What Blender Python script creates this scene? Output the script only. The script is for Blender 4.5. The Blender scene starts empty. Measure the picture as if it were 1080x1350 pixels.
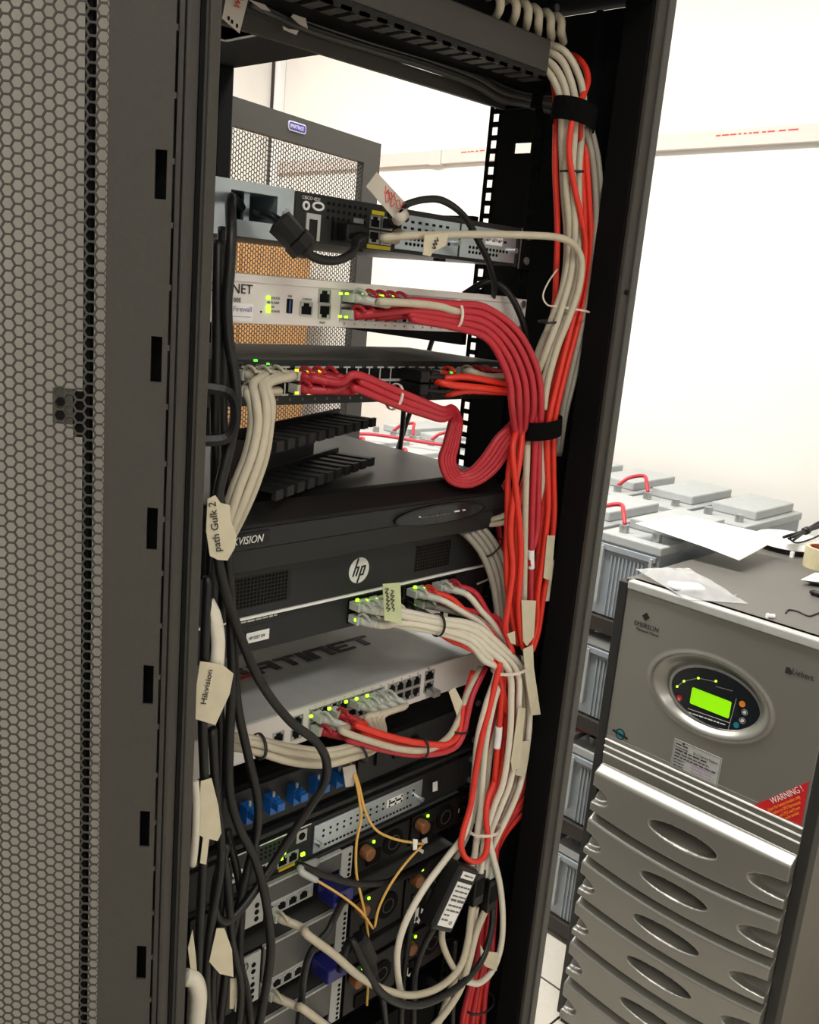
import bpy, math, random
import numpy as np
from mathutils import Vector, Matrix

random.seed(7)
SC = bpy.context.scene
COL = SC.collection

# ------------------------------------------------------------------ camera
CAM = np.array([-.437, -.720, 1.645])
YAW, PITCH, ROLL, FPX = math.radians(46.2), math.radians(13.44), math.radians(5.13), 1250.0
_F = np.array([math.sin(YAW)*math.cos(PITCH), math.cos(YAW)*math.cos(PITCH), -math.sin(PITCH)])
_R0 = np.array([math.cos(YAW), -math.sin(YAW), 0.0])
_U0 = np.cross(_R0, _F)
_R = math.cos(ROLL)*_R0 + math.sin(ROLL)*_U0
_U = -math.sin(ROLL)*_R0 + math.cos(ROLL)*_U0
cam = bpy.data.cameras.new('camera')
camo = bpy.data.objects.new('camera', cam)
COL.objects.link(camo)
m = Matrix(((_R[0], _U[0], -_F[0], CAM[0]), (_R[1], _U[1], -_F[1], CAM[1]), (_R[2], _U[2], -_F[2], CAM[2]), (0, 0, 0, 1)))
camo.matrix_world = m
cam.sensor_fit = 'VERTICAL'
cam.sensor_height = 24.0
cam.lens = FPX/1350*24.0
cam.clip_start = .02
SC.camera = camo

# ------------------------------------------------------------------ world, lights, exposure
w = bpy.data.worlds.new('world')
SC.world = w
w.use_nodes = True
w.node_tree.nodes['Background'].inputs[0].default_value = (.9, .95, 1, 1)
w.node_tree.nodes['Background'].inputs[1].default_value = .05
SC.view_settings.view_transform = 'Standard'
SC.view_settings.look = 'None'
SC.view_settings.exposure = 0.0
SC.view_settings.gamma = 1.0
SC.view_settings.use_curve_mapping = False
# (x, y, size_x, size_y, watts): tube fittings on the ceiling of the room
LIGHTS = [(.95, .55, .30, 1.25, 52), (.95, 2.15, .30, 1.25, 40), (-.75, -1.3, 1.25, .30, 19), (-1.3, .9, .30, 1.25, 8)]
ROOM = (-2.3, 2.35, -2.3, 3.0, 3.0)   # x0 x1 y0 y1 height
for lx, ly, sx, sy, pw in LIGHTS:
    ld = bpy.data.lights.new('tube_light', 'AREA')
    ld.shape = 'RECTANGLE'; ld.size = sx; ld.size_y = sy; ld.energy = pw; ld.color = (1.0, .975, .935)
    lo = bpy.data.objects.new('tube_light', ld)
    lo.location = (lx, ly, ROOM[4]-.075)
    COL.objects.link(lo)

# ------------------------------------------------------------------ helpers
def ray(u, v):
    return _F + _R*(u-540)/FPX - _U*(v-675)/FPX
def FP(u, v, Y=0.0):            # point of the vertical plane Y = const of the rack
    d = ray(u, v); t = (Y-CAM[1])/d[1]; return CAM+t*d
def XP(u, v, X):
    d = ray(u, v); t = (X-CAM[0])/d[0]; return CAM+t*d
def ZP(u, v, Z):
    d = ray(u, v); t = (Z-CAM[2])/d[2]; return CAM+t*d

def srgb(r, g, b):
    return tuple(((c/255)/12.92 if c/255 <= .04045 else ((c/255+.055)/1.055)**2.4) for c in (r, g, b))
MATS = {}
def mat(name, rgb, rough=.5, metal=0.0, var=.08, scale=40.0, bump=0.0, emit=0.0, alpha=1.0, trans=0.0, coat=0.0, spec=.5):
    if name in MATS: return MATS[name]
    mt = bpy.data.materials.new(name); mt.use_nodes = True
    nt = mt.node_tree; b = nt.nodes['Principled BSDF']
    lin = srgb(*rgb)
    tc = nt.nodes.new('ShaderNodeTexCoord'); nz = nt.nodes.new('ShaderNodeTexNoise')
    nz.inputs['Scale'].default_value = scale; nz.inputs['Detail'].default_value = 4
    nt.links.new(tc.outputs['Object'], nz.inputs['Vector'])
    rp = nt.nodes.new('ShaderNodeValToRGB')
    rp.color_ramp.elements[0].position = .3; rp.color_ramp.elements[1].position = .7
    rp.color_ramp.elements[0].color = tuple(c*(1-var) for c in lin)+(1,)
    rp.color_ramp.elements[1].color = tuple(min(1, c*(1+var)) for c in lin)+(1,)
    nt.links.new(nz.outputs['Fac'], rp.inputs['Fac'])
    nt.links.new(rp.outputs['Color'], b.inputs['Base Color'])
    b.inputs['Roughness'].default_value = rough; b.inputs['Metallic'].default_value = metal
    b.inputs['Specular IOR Level'].default_value = spec
    if coat: b.inputs['Coat Weight'].default_value = coat; b.inputs['Coat Roughness'].default_value = .1
    if alpha < 1: b.inputs['Alpha'].default_value = alpha
    if trans: b.inputs['Transmission Weight'].default_value = trans
    if emit:
        b.inputs['Emission Color'].default_value = lin+(1,); b.inputs['Emission Strength'].default_value = emit
    if bump:
        bp = nt.nodes.new('ShaderNodeBump'); bp.inputs['Strength'].default_value = bump; bp.inputs['Distance'].default_value = .002
        nt.links.new(nz.outputs['Fac'], bp.inputs['Height']); nt.links.new(bp.outputs['Normal'], b.inputs['Normal'])
    MATS[name] = mt
    return mt

M = dict(
 wall=mat('wall_paint', (232, 230, 225), .85, var=.02, scale=3),
 ceil=mat('ceiling_paint', (238, 236, 230), .9, var=.02, scale=3),
 tile=mat('floor_tile', (214, 208, 196), .35, var=.03, scale=60),
 joint=mat('floor_joint', (40, 38, 36), .8),
 frame=mat('rack_frame_paint', (63, 61, 57), .55, var=.06, scale=300, bump=.05, spec=.35),
 post=mat('rack_post_paint', (82, 82, 79), .45, metal=.2, var=.06, scale=300, bump=.05),
 black=mat('black_powder_coat', (6, 7, 8), .75, var=.1, scale=200, spec=.15),
 black2=mat('black_plastic', (15, 15, 16), .42, var=.08, scale=80, spec=.35),
 rubber=mat('black_rubber', (17, 17, 18), .45, var=.1, scale=120, spec=.45),
 dark=mat('dark_recess', (4, 4, 5), .8, spec=.2),
 side=mat('side_panel_grey', (150, 148, 142), .6, var=.05, scale=30),
 white=mat('white_device_paint', (226, 220, 216), .4, var=.015, scale=30),
 silver=mat('zinc_plate', (190, 202, 210), .3, metal=.75, var=.06, scale=20),
 steel=mat('steel', (176, 178, 178), .35, metal=.85, var=.08, scale=60),
 grey=mat('grey_sheet', (92, 93, 91), .42, metal=.35, var=.06, scale=40),
 lgrey=mat('light_grey_sheet', (186, 188, 186), .45, metal=.2, var=.05, scale=40),
 hpface=mat('charcoal_face', (33, 35, 36), .5, var=.05, scale=200, spec=.35),
 red=mat('orange_red_cable', (224, 52, 36), .42, var=.06, scale=90),
 crimson=mat('crimson_cable', (186, 40, 54), .42, var=.06, scale=90),
 beige=mat('beige_cable', (196, 187, 166), .45, var=.05, scale=90),
 gcable=mat('grey_cable', (150, 145, 134), .45, var=.06, scale=90),
 wcable=mat('white_cable', (222, 216, 200), .42, var=.04, scale=90),
 fiber=mat('yellow_fiber', (226, 178, 92), .4, var=.06, scale=120),
 paper=mat('masking_tape', (206, 197, 172), .75, var=.06, scale=60, bump=.1),
 tagp=mat('tag_plastic', (196, 188, 178), .5, var=.05, scale=40),
 sheet=mat('white_paper', (240, 240, 238), .7, var=.01),
 ink=mat('black_ink', (24, 24, 26), .6),
 gink=mat('grey_ink', (96, 94, 92), .6),
 redink=mat('red_ink', (206, 70, 62), .6),
 purple=mat('lilac_ink', (170, 150, 184), .6),
 winkl=mat('white_ink', (226, 226, 222), .5),
 yellow=mat('yellow_trim', (214, 190, 30), .5),
 led=mat('green_led', (170, 255, 40), .4, emit=2.2),
 ledg=mat('deep_green_led', (90, 230, 60), .4, emit=1.6),
 ledy=mat('yellow_led', (236, 226, 40), .4, emit=1.6),
 leda=mat('amber_led', (255, 170, 40), .4, emit=2.0),
 lcd=mat('green_lcd', (134, 214, 4), .3, emit=.75, var=.05, scale=90),
 usb=mat('usb_blue', (40, 70, 130), .4),
 sc=mat('blue_adapter', (22, 92, 168), .35, var=.08),
 vga=mat('vga_blue', (26, 28, 110), .4),
 copper=mat('copper_latch', (150, 100, 66), .4, metal=.4),
 upsface=mat('silver_grey_paint', (138, 137, 131), .32, metal=.45, var=.02, scale=400),
 upsdark=mat('ups_black_trim', (34, 34, 33), .5),
 upstop=mat('ups_top_grey', (98, 96, 91), .5, var=.06, scale=8),
 upsside=mat('ups_side_grey', (112, 108, 100), .5, metal=.2, var=.05, scale=20),
 stripe=mat('white_stripe', (240, 240, 238), .35),
 glass=mat('display_black', (34, 38, 44), .2, var=.02),
 warn=mat('warning_red', (196, 18, 30), .5),
 orange=mat('orange_text', (246, 150, 50), .5),
 batt=mat('battery_grey', (152, 160, 166), .5, var=.04, scale=30),
 battlid=mat('battery_lid', (172, 176, 176), .5, var=.04, scale=30),
 shelf=mat('battery_rack_steel', (46, 40, 36), .6, var=.1),
 wood=mat('tan_wood', (192, 140, 78), .5, var=.12, scale=9),
 trunk=mat('pvc_trunking', (206, 196, 190), .5, var=.01),
 strip=mat('white_pvc', (250, 250, 250), .4, var=.01),
 blue=mat('badge_blue', (60, 50, 150), .4),
 teal=mat('teal_sticker', (34, 130, 150), .4),
 tie=mat('cable_tie_white', (224, 212, 200), .4),
 velcro=mat('black_velcro', (9, 9, 10), .95, bump=.3, scale=600, spec=.1),
 greenp=mat('green_tint_paper', (196, 206, 160), .7, var=.05),
 plug=mat('clear_plug', (196, 200, 190), .25, var=.05),
 bag=mat('clear_plastic_bag', (232, 234, 236), .12, alpha=.38, bump=.8, scale=40),
 tape=mat('packing_tape', (206, 196, 160), .25, var=.06),
 brown=mat('cardboard_core', (168, 92, 70), .7),
 dkcable=mat('charcoal_cable', (66, 65, 62), .5, var=.06, scale=90),
 skin=mat('card', (212, 180, 130), .7),
 lightp=mat('lamp_diffuser', (255, 248, 236), .5, emit=3.0),
)

# world location of every parent so that parts can be written in world coordinates
WLOC = {}
def _off(parent):
    o = np.zeros(3)
    p = parent
    while p is not None:
        o = o + np.array(p.location); p = p.parent
    return o

class MB:
    def __init__(s): s.v = []; s.f = []
    def add(s, vs, fs):
        n = len(s.v); s.v += [tuple(map(float, p)) for p in vs]; s.f += [tuple(i+n for i in q) for q in fs]; return s
    def box(s, x0, x1, y0, y1, z0, z1):
        return s.add([(x0,y0,z0),(x1,y0,z0),(x1,y1,z0),(x0,y1,z0),(x0,y0,z1),(x1,y0,z1),(x1,y1,z1),(x0,y1,z1)],
              [(0,3,2,1),(4,5,6,7),(0,1,5,4),(1,2,6,5),(2,3,7,6),(3,0,4,7)])
    def obox(s, c, ax, ay, az):     # oriented box: centre, three half-extent vectors
        c, ax, ay, az = map(np.array, (c, ax, ay, az)); vs = []
        for k in (-1, 1):
            for i, j in ((-1,-1),(1,-1),(1,1),(-1,1)): vs.append(c+i*ax+j*ay+k*az)
        return s.add(vs, [(0,3,2,1),(4,5,6,7),(0,1,5,4),(1,2,6,5),(2,3,7,6),(3,0,4,7)])
    def prism(s, poly, o, a, b, n, t):   # polygon in (a,b) axes at o, extruded along n by t
        o, a, b, n = map(np.array, (o, a, b, n)); k = len(poly)
        lo = [o+p*a+q*b for p, q in poly]; hi = [x+n*t for x in lo]
        return s.add(lo+hi, [tuple(range(k))[::-1], tuple(range(k, 2*k))]+[(i,(i+1)%k,(i+1)%k+k,i+k) for i in range(k)])
    def cyl(s, c, axis, r, h, n=14, r2=None):
        c = np.array(c); ax = np.array(axis, float); ax /= np.linalg.norm(ax)
        t = np.array([0,0,1.]) if abs(ax[2]) < .9 else np.array([1.,0,0])
        a = np.cross(ax, t); a /= np.linalg.norm(a); b = np.cross(ax, a); r2 = r if r2 is None else r2
        vs = [c+r*(math.cos(q)*a+math.sin(q)*b) for q in np.arange(n)*2*math.pi/n]+[c+ax*h+r2*(math.cos(q)*a+math.sin(q)*b) for q in np.arange(n)*2*math.pi/n]
        return s.add(vs, [tuple(range(n))[::-1], tuple(range(n, 2*n))]+[(i,(i+1)%n,(i+1)%n+n,i+n) for i in range(n)])
    def tube(s, pts, r, n=8, cap=True):
        pts = [np.array(p, float) for p in pts]; k = len(pts)
        rs = list(r) if hasattr(r, '__len__') else [r]*k
        t0 = pts[1]-pts[0]; t0 /= np.linalg.norm(t0)
        up = np.array([0,0,1.]) if abs(t0[2]) < .9 else np.array([1.,0,0])
        a = np.cross(t0, up); a /= np.linalg.norm(a); vs = []
        for i, p in enumerate(pts):
            t = pts[min(i+1,k-1)]-pts[max(i-1,0)]; L = np.linalg.norm(t); t = t/L if L > 1e-9 else t0
            a = a-t*(a@t); a /= np.linalg.norm(a); b = np.cross(t, a)
            vs += [p+rs[i]*(math.cos(q)*a+math.sin(q)*b) for q in np.arange(n)*2*math.pi/n]
        fs = [(i*n+j, i*n+(j+1)%n, (i+1)*n+(j+1)%n, (i+1)*n+j) for i in range(k-1) for j in range(n)]
        if cap: fs += [tuple(range(n))[::-1], tuple(range((k-1)*n, k*n))]
        return s.add(vs, fs)
    def ring(s, c, a, b, n, ro, ri, t, seg=28):     # flat ring, outer/inner radii tuples (ra, rb)
        c, a, b, n = map(np.array, (c, a, b, n)); vs = []
        for q in np.arange(seg)*2*math.pi/seg:
            co, si = math.cos(q), math.sin(q)
            po = c+a*ro[0]*co+b*ro[1]*si; pi = c+a*ri[0]*co+b*ri[1]*si
            vs += [po, pi, po+n*t, pi+n*t]
        fs = []
        for i in range(seg):
            j = (i+1) % seg; i4, j4 = 4*i, 4*j
            fs += [(i4+2,j4+2,j4+3,i4+3),(i4,i4+1,j4+1,j4),(i4,j4,j4+2,i4+2),(i4+1,i4+3,j4+3,j4+1)]
        return s.add(vs, fs)
    def build(s, name, mt, parent=None, smooth=False, bevel=0.0):
        off = _off(parent)
        me = bpy.data.meshes.new(name)
        me.from_pydata([tuple(np.array(p)-off) for p in s.v], [], s.f)
        me.materials.append(mt)
        me.update()
        if smooth: me.polygons.foreach_set('use_smooth', [True]*len(me.polygons))
        o = bpy.data.objects.new(name, me); COL.objects.link(o); o.parent = parent
        if bevel:
            bv = o.modifiers.new('bevel', 'BEVEL'); bv.width = bevel; bv.segments = 2; bv.limit_method = 'ANGLE'
        return o

def fix_normals(o):
    import bmesh
    bm = bmesh.new(); bm.from_mesh(o.data); bmesh.ops.recalc_face_normals(bm, faces=bm.faces); bm.to_mesh(o.data); bm.free()

def tag(o, label=None, cat=None, group=None, kind=None):
    if label: o['label'] = label
    if cat: o['category'] = cat
    if group: o['group'] = group
    if kind: o['kind'] = kind
    return o
def thing(name, label, cat, loc=(0,0,0), group=None):
    o = bpy.data.objects.new(name, None); o.empty_display_size = .05
    o.location = tuple(map(float, loc)); COL.objects.link(o)
    return tag(o, label, cat, group)
def inst(src, parent, loc, name=None):   # a piece sharing mesh data, loc in world coordinates
    o = src.copy(); COL.objects.link(o); o.parent = parent
    o.location = tuple(np.array(loc)-_off(parent)); return o
def mesh_at(mb, name, mt, smooth=False):  # mesh data only
    me = bpy.data.meshes.new(name); me.from_pydata(mb.v, [], mb.f); me.materials.append(mt); me.update()
    if smooth: me.polygons.foreach_set('use_smooth', [True]*len(me.polygons))
    return me
def put(me, name, parent, loc):
    o = bpy.data.objects.new(name, me); COL.objects.link(o); o.parent = parent
    o.location = tuple(np.array(loc)-_off(parent)); return o

def text(s, size, mt, parent, o, xd, ud, name='lettering', sx=1.0, shear=0.0, align='LEFT', ext=.00015, lift=.0006, spacing=1.0):
    """flat lettering printed on a surface: o = start of the baseline, xd = reading direction, ud = up of the letters"""
    cu = bpy.data.curves.new('lettering', 'FONT'); cu.body = s; cu.size = size; cu.extrude = ext; cu.shear = shear
    cu.align_x = align; cu.space_character = spacing; cu.resolution_u = 3
    tmp = bpy.data.objects.new('tmp', cu); COL.objects.link(tmp)
    dg = bpy.context.evaluated_depsgraph_get(); me = bpy.data.meshes.new_from_object(tmp.evaluated_get(dg))
    bpy.data.objects.remove(tmp); bpy.data.curves.remove(cu)
    xd = np.array(xd, float); xd /= np.linalg.norm(xd); ud = np.array(ud, float); ud -= xd*(ud@xd); ud /= np.linalg.norm(ud)
    n = np.cross(xd, ud); o = np.array(o, float)
    off = _off(parent)
    co = np.empty(len(me.vertices)*3); me.vertices.foreach_get('co', co); co = co.reshape(-1, 3)
    co = o + co[:,:1]*xd*sx + co[:,1:2]*ud + (co[:,2:]+lift)*n - off
    me.vertices.foreach_set('co', co.ravel()); me.materials.clear(); me.materials.append(mt); me.update()
    ob = bpy.data.objects.new(name, me); COL.objects.link(ob); ob.parent = parent
    return ob

def dashes(parent, mt, o, xd, ud, L, h, seed=1, lift=.0004, name='fine_print'):
    """a line of print too small to read: word-long marks on the surface"""
    rg = random.Random(seed); xd = np.array(xd, float); xd /= np.linalg.norm(xd); ud = np.array(ud, float); ud -= xd*(ud@xd); ud /= np.linalg.norm(ud)
    n = np.cross(xd, ud); o = np.array(o, float); q = 0.0; mb = MB()
    while q < L:
        w_ = min(h*rg.uniform(1.2, 4.0), L-q+h*.3); mb.obox(o+xd*(q+w_/2)+ud*h*.5+n*lift, xd*w_/2, ud*h*.38*rg.uniform(.7, 1), n*.0002); q += w_+h*.6
    return mb.build(name, M[mt], parent)

def cr(pts, k=7):      # catmull-rom through points
    P = [np.array(p, float) for p in pts]; P = [2*P[0]-P[1]]+P+[2*P[-1]-P[-2]]; out = []
    for i in range(1, len(P)-2):
        p0, p1, p2, p3 = P[i-1:i+3]
        for q in np.arange(k)/k:
            out.append(.5*((2*p1)+(-p0+p2)*q+(2*p0-5*p1+4*p2-p3)*q*q+(-p0+3*p1-3*p2+p3)*q**3))
    out.append(P[-2]); return out
def path(pix, dY=0.0):       # [(u, v, Y)] along a cable -> smooth 3-D path
    return cr([FP(u, v, y+dY) for u, v, y in pix])

CABLES = []
def cable(name, label, colour, pix, r=.0033, group=None, cat='cable', boot=False, plugmat='plug', n=8, bootmat=None):
    p = path(pix)
    mb = MB().tube(p, r, n)
    o = mb.build(name, M[colour], None, smooth=True)
    tag(o, label, cat, group)
    if boot:     # moulded boot and clear modular plug at the first end
        a, b = p[0], p[1]; L = 0; i = 1
        while L < .026 and i < len(p)-1: L += np.linalg.norm(p[i]-p[i-1]); i += 1
        q = p[:i]; rr = [(.0056-.0016*j/max(1,len(q)-1))*(1.0 if j % 2 == 0 else .9) for j in range(len(q))]
        MB().tube(q, rr, 8).build('boot', M[bootmat or colour], o, smooth=True)
        c = np.array(p[0])
        MB().box(c[0]-.0056, c[0]+.0056, c[1]-.002, c[1]+.013, c[2]-.0042, c[2]+.0042).build('plug', M[plugmat], o)
        t = np.array([0, -.011, 0])
        MB().tube(cr([c+(0,.004,.004), c+(0,-.002,.0085), c+(0,-.010,.0075), c+(0,-.016,.004)], 4), .0018, 6).build('latch', M[bootmat or colour], o, smooth=True)
    CABLES.append(o)
    return o

# ================================================================== SETTING
x0, x1, y0, y1, H = ROOM
fl = tag(MB().box(x0, x1, y0, y1, -.05, -.004).build('floor', M['joint']), kind='structure')
T = .6; gx = [1.333+T*k for k in range(-6, 3)]; gy = [.27+T*k for k in range(-5, 6)]
tiles = {}
for a in gx:
    for b in gy:
        xa, xb = max(a+.003, x0+.001), min(a+T-.003, x1-.001); ya, yb = max(b+.003, y0+.001), min(b+T-.003, y1-.001)
        if xb-xa < .02 or yb-ya < .02: continue
        MB().box(xa, xb, ya, yb, -.003, 0).build('tile', M['tile'], fl)
tag(MB().box(x0, x1, y0, y1, H, H+.05).build('ceiling', M['ceil']), kind='structure')
wr = tag(MB().box(x1, x1+.08, y0, y1, 0, H).build('wall_right', M['wall']), kind='structure')
tag(MB().box(x0, x1, y1, y1+.08, 0, H).build('wall_back', M['wall']), kind='structure')
tag(MB().box(x0-.08, x0, y0, y1, 0, H).build('wall_left', M['wall']), kind='structure')
tag(MB().box(x0, x1, y0-.08, y0, 0, H).build('wall_front', M['wall']), kind='structure')
# corner cover strip between the two walls
tm = tag(MB().box(2.312, 2.349, 2.955, 2.999, 0, H).build('trim_1', M['strip'], bevel=.003), kind='structure')
MB().box(2.304, 2.311, 2.985, 2.9995, 0, H).build('shadow_gap', M['shelf'], tm)
# wall trunking (two lengths with a coupler)
def trunk(name, ya, yb, za, zb):
    o = MB()
    for (h0, h1, d) in ((0, .05, .024),):
        o.add([(x1-d, ya, za+h0), (x1, ya, za+h0), (x1, yb, zb+h0), (x1-d, yb, zb+h0), (x1-d, ya, za+h1), (x1, ya, za+h1), (x1, yb, zb+h1), (x1-d, yb, zb+h1)],
          [(0,3,2,1),(4,5,6,7),(0,1,5,4),(1,2,6,5),(2,3,7,6),(3,0,4,7)])
    ob = o.build(name, M['trunk'], bevel=.002)
    return tag(ob, kind='structure')
tr = trunk('trim_2', y0+.001, 2.95, 2.185, 2.082)
p = XP(615, 205, x1-.027)
MB().box(x1-.028, x1-.0005, 1.93, 1.99, 2.097, 2.152).build('coupler', M['trunk'], tr, bevel=.002)
for (ua, ub) in ((944, 1056), (608, 642)):
    a, b = XP(ua, 179 if ua > 800 else 201, x1-.0245), XP(ub, 170 if ua > 800 else 198, x1-.0245)
    k = 0; d = (b-a); L = np.linalg.norm(d); d /= L; q = 0
    mb = MB()
    while q < L-.01:
        wd = random.uniform(.008, .03)
        c = a+d*(q+wd/2); c[0] = x1-.0247
        mb.obox(c, d*wd/2, (.0003, 0, 0), (0, 0, .0020)); q += wd+random.uniform(.003, .012)
    mb.build('printed_line', M['redink'], tr)

# ceiling fittings
for i, (lx, ly, sx, sy, pw) in enumerate(LIGHTS):
    where = ['above the aisle beside the grey power cabinet', 'over the far end by the wooden cupboard', 'behind the viewer over the front aisle', 'over the left side of the room'][i]
    t = thing('ceiling_light', 'white ceiling tube light fitting '+where, 'light', (lx, ly, H-.07))
    MB().box(lx-sx/2-.03, lx+sx/2+.03, ly-sy/2-.03, ly+sy/2+.03, H-.055, H-.0005).build('housing', M['ceil'], t, bevel=.004)
    MB().box(lx-sx/2, lx+sx/2, ly-sy/2, ly+sy/2, H-.068, H-.055).build('diffuser', M['lightp'], t)

# ================================================================== RACK
rack = thing('server_rack', 'tall open black server rack full of network equipment and cables', 'rack', (.2413, .3, 0))
RX0, RX1, RY0, RY1, RT = -.0587, .5413, -.109, .76, 2.0
def rk(mb, name, mt='black', bevel=0): return mb.build(name, M[mt], rack, bevel=bevel)
# four corner posts; the front right one shows a rounded lighter face
def corner(xa, xb, ya, yb, mt, nm='corner_post'):
    return rk(MB().box(xa, xb, ya, yb, .05, RT-.03), nm, mt, .003)
corner(RX0, RX0+.027, RY0, RY0+.07, 'frame')
corner(RX1-.028, RX1, RY0+.006, RY0+.045, 'black')
rk(MB().box(RX1-.028, RX1, RY0, RY0+.006, .05, RT-.03), 'post_face', 'frame', .0015)
corner(RX0, RX0+.03, RY1-.05, RY1, 'black')
corner(RX1-.03, RX1, RY1-.05, RY1, 'black')
# fold on the front face of the right post and its small screw
rk(MB().box(RX1-.0125, RX1, RY0-.003, RY0+.001, .05, RT-.03), 'post_fold', 'post', .0012)
c = FP(832, 386, RY0); rk(MB().cyl((RX1-.018, RY0+.001, c[2]), (0,-1,0), .003, .003), 'screw', 'dark')
rk(MB().box(RX0+.010, RX0+.014, RY0-.0015, RY0+.001, .05, RT-.03), 'post_fold', 'black')
rk(MB().box(RX0+.017, RX0+.026, RY0-.0025, RY0+.001, .05, RT-.03), 'post_fold', 'frame', .001)
# base and top
rk(MB().box(RX0, RX1, RY0, RY1, .0, .05), 'base_frame', 'black', .003)
c1, c2, c3 = ZP(357, 39, RT-.03), ZP(302, 52, RT-.03), ZP(323, 28, RT-.03)
hx0, hx1, hy0, hy1 = .30, c1[0], c1[1], c2[1]
zt0, zt1 = RT-.032, RT
top = MB()
for (a, b, c, d) in ((RX0, hx0, RY0, RY1), (hx1, RX1, RY0, RY1), (hx0, hx1, RY0, hy0), (hx0, hx1, hy1, RY1)):
    top.box(a, b, c, d, zt0, zt1)
rk(top, 'top_panel', 'black')
rk(MB().box(hx0-.002, hx1+.002, hy0-.003, hy0, zt0-.002, zt1+.001).box(hx1, hx1+.003, hy0, hy1, zt0-.002, zt1+.001).box(hx0, hx1, hy1, hy1+.003, zt0-.002, zt1+.001), 'cutout_edge', 'lgrey')
# side panel closed on the left, open on the right behind the rails
rk(MB().box(RX0+.001, RX0+.004, RY0+.071, RY1-.051, .06, RT-.035), 'side_panel', 'side')
# right side: deep corner channel with slots, a column of square holes and level braces
CX = .533
sl = FP(680, 195, 0)
za, zb = XP(690, 188, CX)[2], XP(690, 202, CX)[2]
za, zb = max(za, zb), min(za, zb)
s0, s1 = sorted((XP(703, 195, CX)[1], XP(677, 195, CX)[1]))
ch = MB()
YA, YB = RY0+.045, .112
ch.box(CX, CX+.004, YA, s0, .06, RT-.035).box(CX, CX+.004, s1, YB, .06, RT-.035)
ch.box(CX, CX+.004, s0, s1, .06, zb).box(CX, CX+.004, s0, s1, za, RT-.035)
rk(ch, 'channel_plate', 'black')
# square-hole strip across the channel's rear edge
hw, pit = .0095, .01588
hs = MB(); xa = CX-.006; zc = .45
ya, yb = .112, .132
while zc < RT-.05:
    hs.box(CX, CX+.002, ya, yb, zc, zc+pit-hw); zc += pit
hs.box(CX, CX+.002, ya, ya+.0045, .45, RT-.05).box(CX, CX+.002, yb-.0055, yb, .45, RT-.05)
rk(hs, 'square_hole_rail', 'black')
# 19 inch mounting rails with square holes, front left and right
def rail(xa, xb, y):
    mb = MB(); xm = (xa+xb)/2
    z = .10
    mb.box(xa, xm-.0048, y, y+.0022, .08, RT-.04).box(xm+.0048, xb, y, y+.0022, .08, RT-.04)
    while z < RT-.06:
        mb.box(xm-.0048, xm+.0048, y, y+.0022, z, z+.0063); z += pit
    return mb
rk(rail(-.001, .0165, .004), 'mounting_rail')
rk(rail(.4661, .4836, .004), 'mounting_rail')
rk(MB().box(.4836, .4856, .004, .018, .08, RT-.04), 'rail_flange')
rk(MB().box(-.003, -.001, .004, .05, .08, RT-.04), 'rail_flange')
for z in (1.72, 1.585, 1.25, .9, .5):
    b = MB().box(CX-.012, CX-.002, .132, RY1-.05, z-.012, z+.018)
    if z == 1.585:
        for k in range(9):
            b.box(CX-.012, CX-.002, .14+k*.016, .1465+k*.016, z+.018, z+.028)
        b.box(CX-.012, CX-.002, .132, RY1-.05, z+.028, z+.034)
    rk(b, 'side_brace')
rk(MB().box(RX0+.004, RX0+.014, .132, RY1-.05, 1.57, 1.60), 'side_brace')
rk(MB().box(CX-.02, CX, YA+.03, YA+.036, .1, RT-.04), 'channel_rib')
# black plastic cable ring on the left post
cring = FP(284, 545, -.07)
rk(MB().tube(cr([cring+(-.018,.0,.022), cring+(.004,-.012,.018), cring+(.010,-.014,0), cring+(.004,-.012,-.018), cring+(-.018,0,-.022)], 5), .005, 6), 'cable_ring', 'black2')

# ---- perforated doors ------------------------------------------------------
def hexsheet(o, a, n, s0, s1, z0, z1, pitch, wall, thick, name, parent, mt, voff=0.0):
    """perforated sheet: honeycomb of vertical columns; a = sheet direction, n = facing normal"""
    o, a, n = map(np.array, (o, a, n)); up = np.array([0, 0, 1.0])
    cw = pitch*.8660; R = pitch/math.sqrt(3); r = (pitch/2-wall/2)/math.cos(math.pi/6)
    nc = int((s1-s0)/cw); nr = int((z1-z0)/pitch)
    I, J = np.meshgrid(np.arange(nc), np.arange(nr), indexing='ij')
    S = (s0+cw/2+I*cw).ravel(); Z = (z0+pitch/2+J*pitch+(I % 2)*pitch/2).ravel()
    ang = np.arange(6)*math.pi/3
    N = len(S)
    V = np.empty((N, 18, 3))
    for k, (rad, dep) in enumerate(((R, 0), (r, 0), (r, -thick))):
        for q in range(6):
            s = S+rad*math.cos(ang[q]); z = Z+rad*math.sin(ang[q])
            V[:, k*6+q, :] = o+s[:, None]*a+z[:, None]*up+dep*n
    base = (np.arange(N)*18)[:, None, None]
    fq = []
    for q in range(6):
        q2 = (q+1) % 6
        fq += [(q, q2, 6+q2, 6+q), (6+q, 6+q2, 12+q2, 12+q)]
    Fa = (base+np.array(fq)[None]).reshape(-1, 4)
    off = _off(parent); V = (V.reshape(-1, 3)-off)
    me = bpy.data.meshes.new(name)
    me.vertices.add(len(V)); me.vertices.foreach_set('co', V.ravel())
    me.loops.add(Fa.size); me.loops.foreach_set('vertex_index', Fa.ravel().astype(np.int32))
    me.polygons.add(len(Fa)); me.polygons.foreach_set('loop_start', np.arange(0, Fa.size, 4).astype(np.int32))
    me.polygons.foreach_set('loop_total', np.full(len(Fa), 4, np.int32))
    me.update(calc_edges=True); me.materials.append(M[mt])
    ob = bpy.data.objects.new(name, me); COL.objects.link(ob); ob.parent = parent
    return ob

UP = np.array([0, 0, 1.0])
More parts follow.
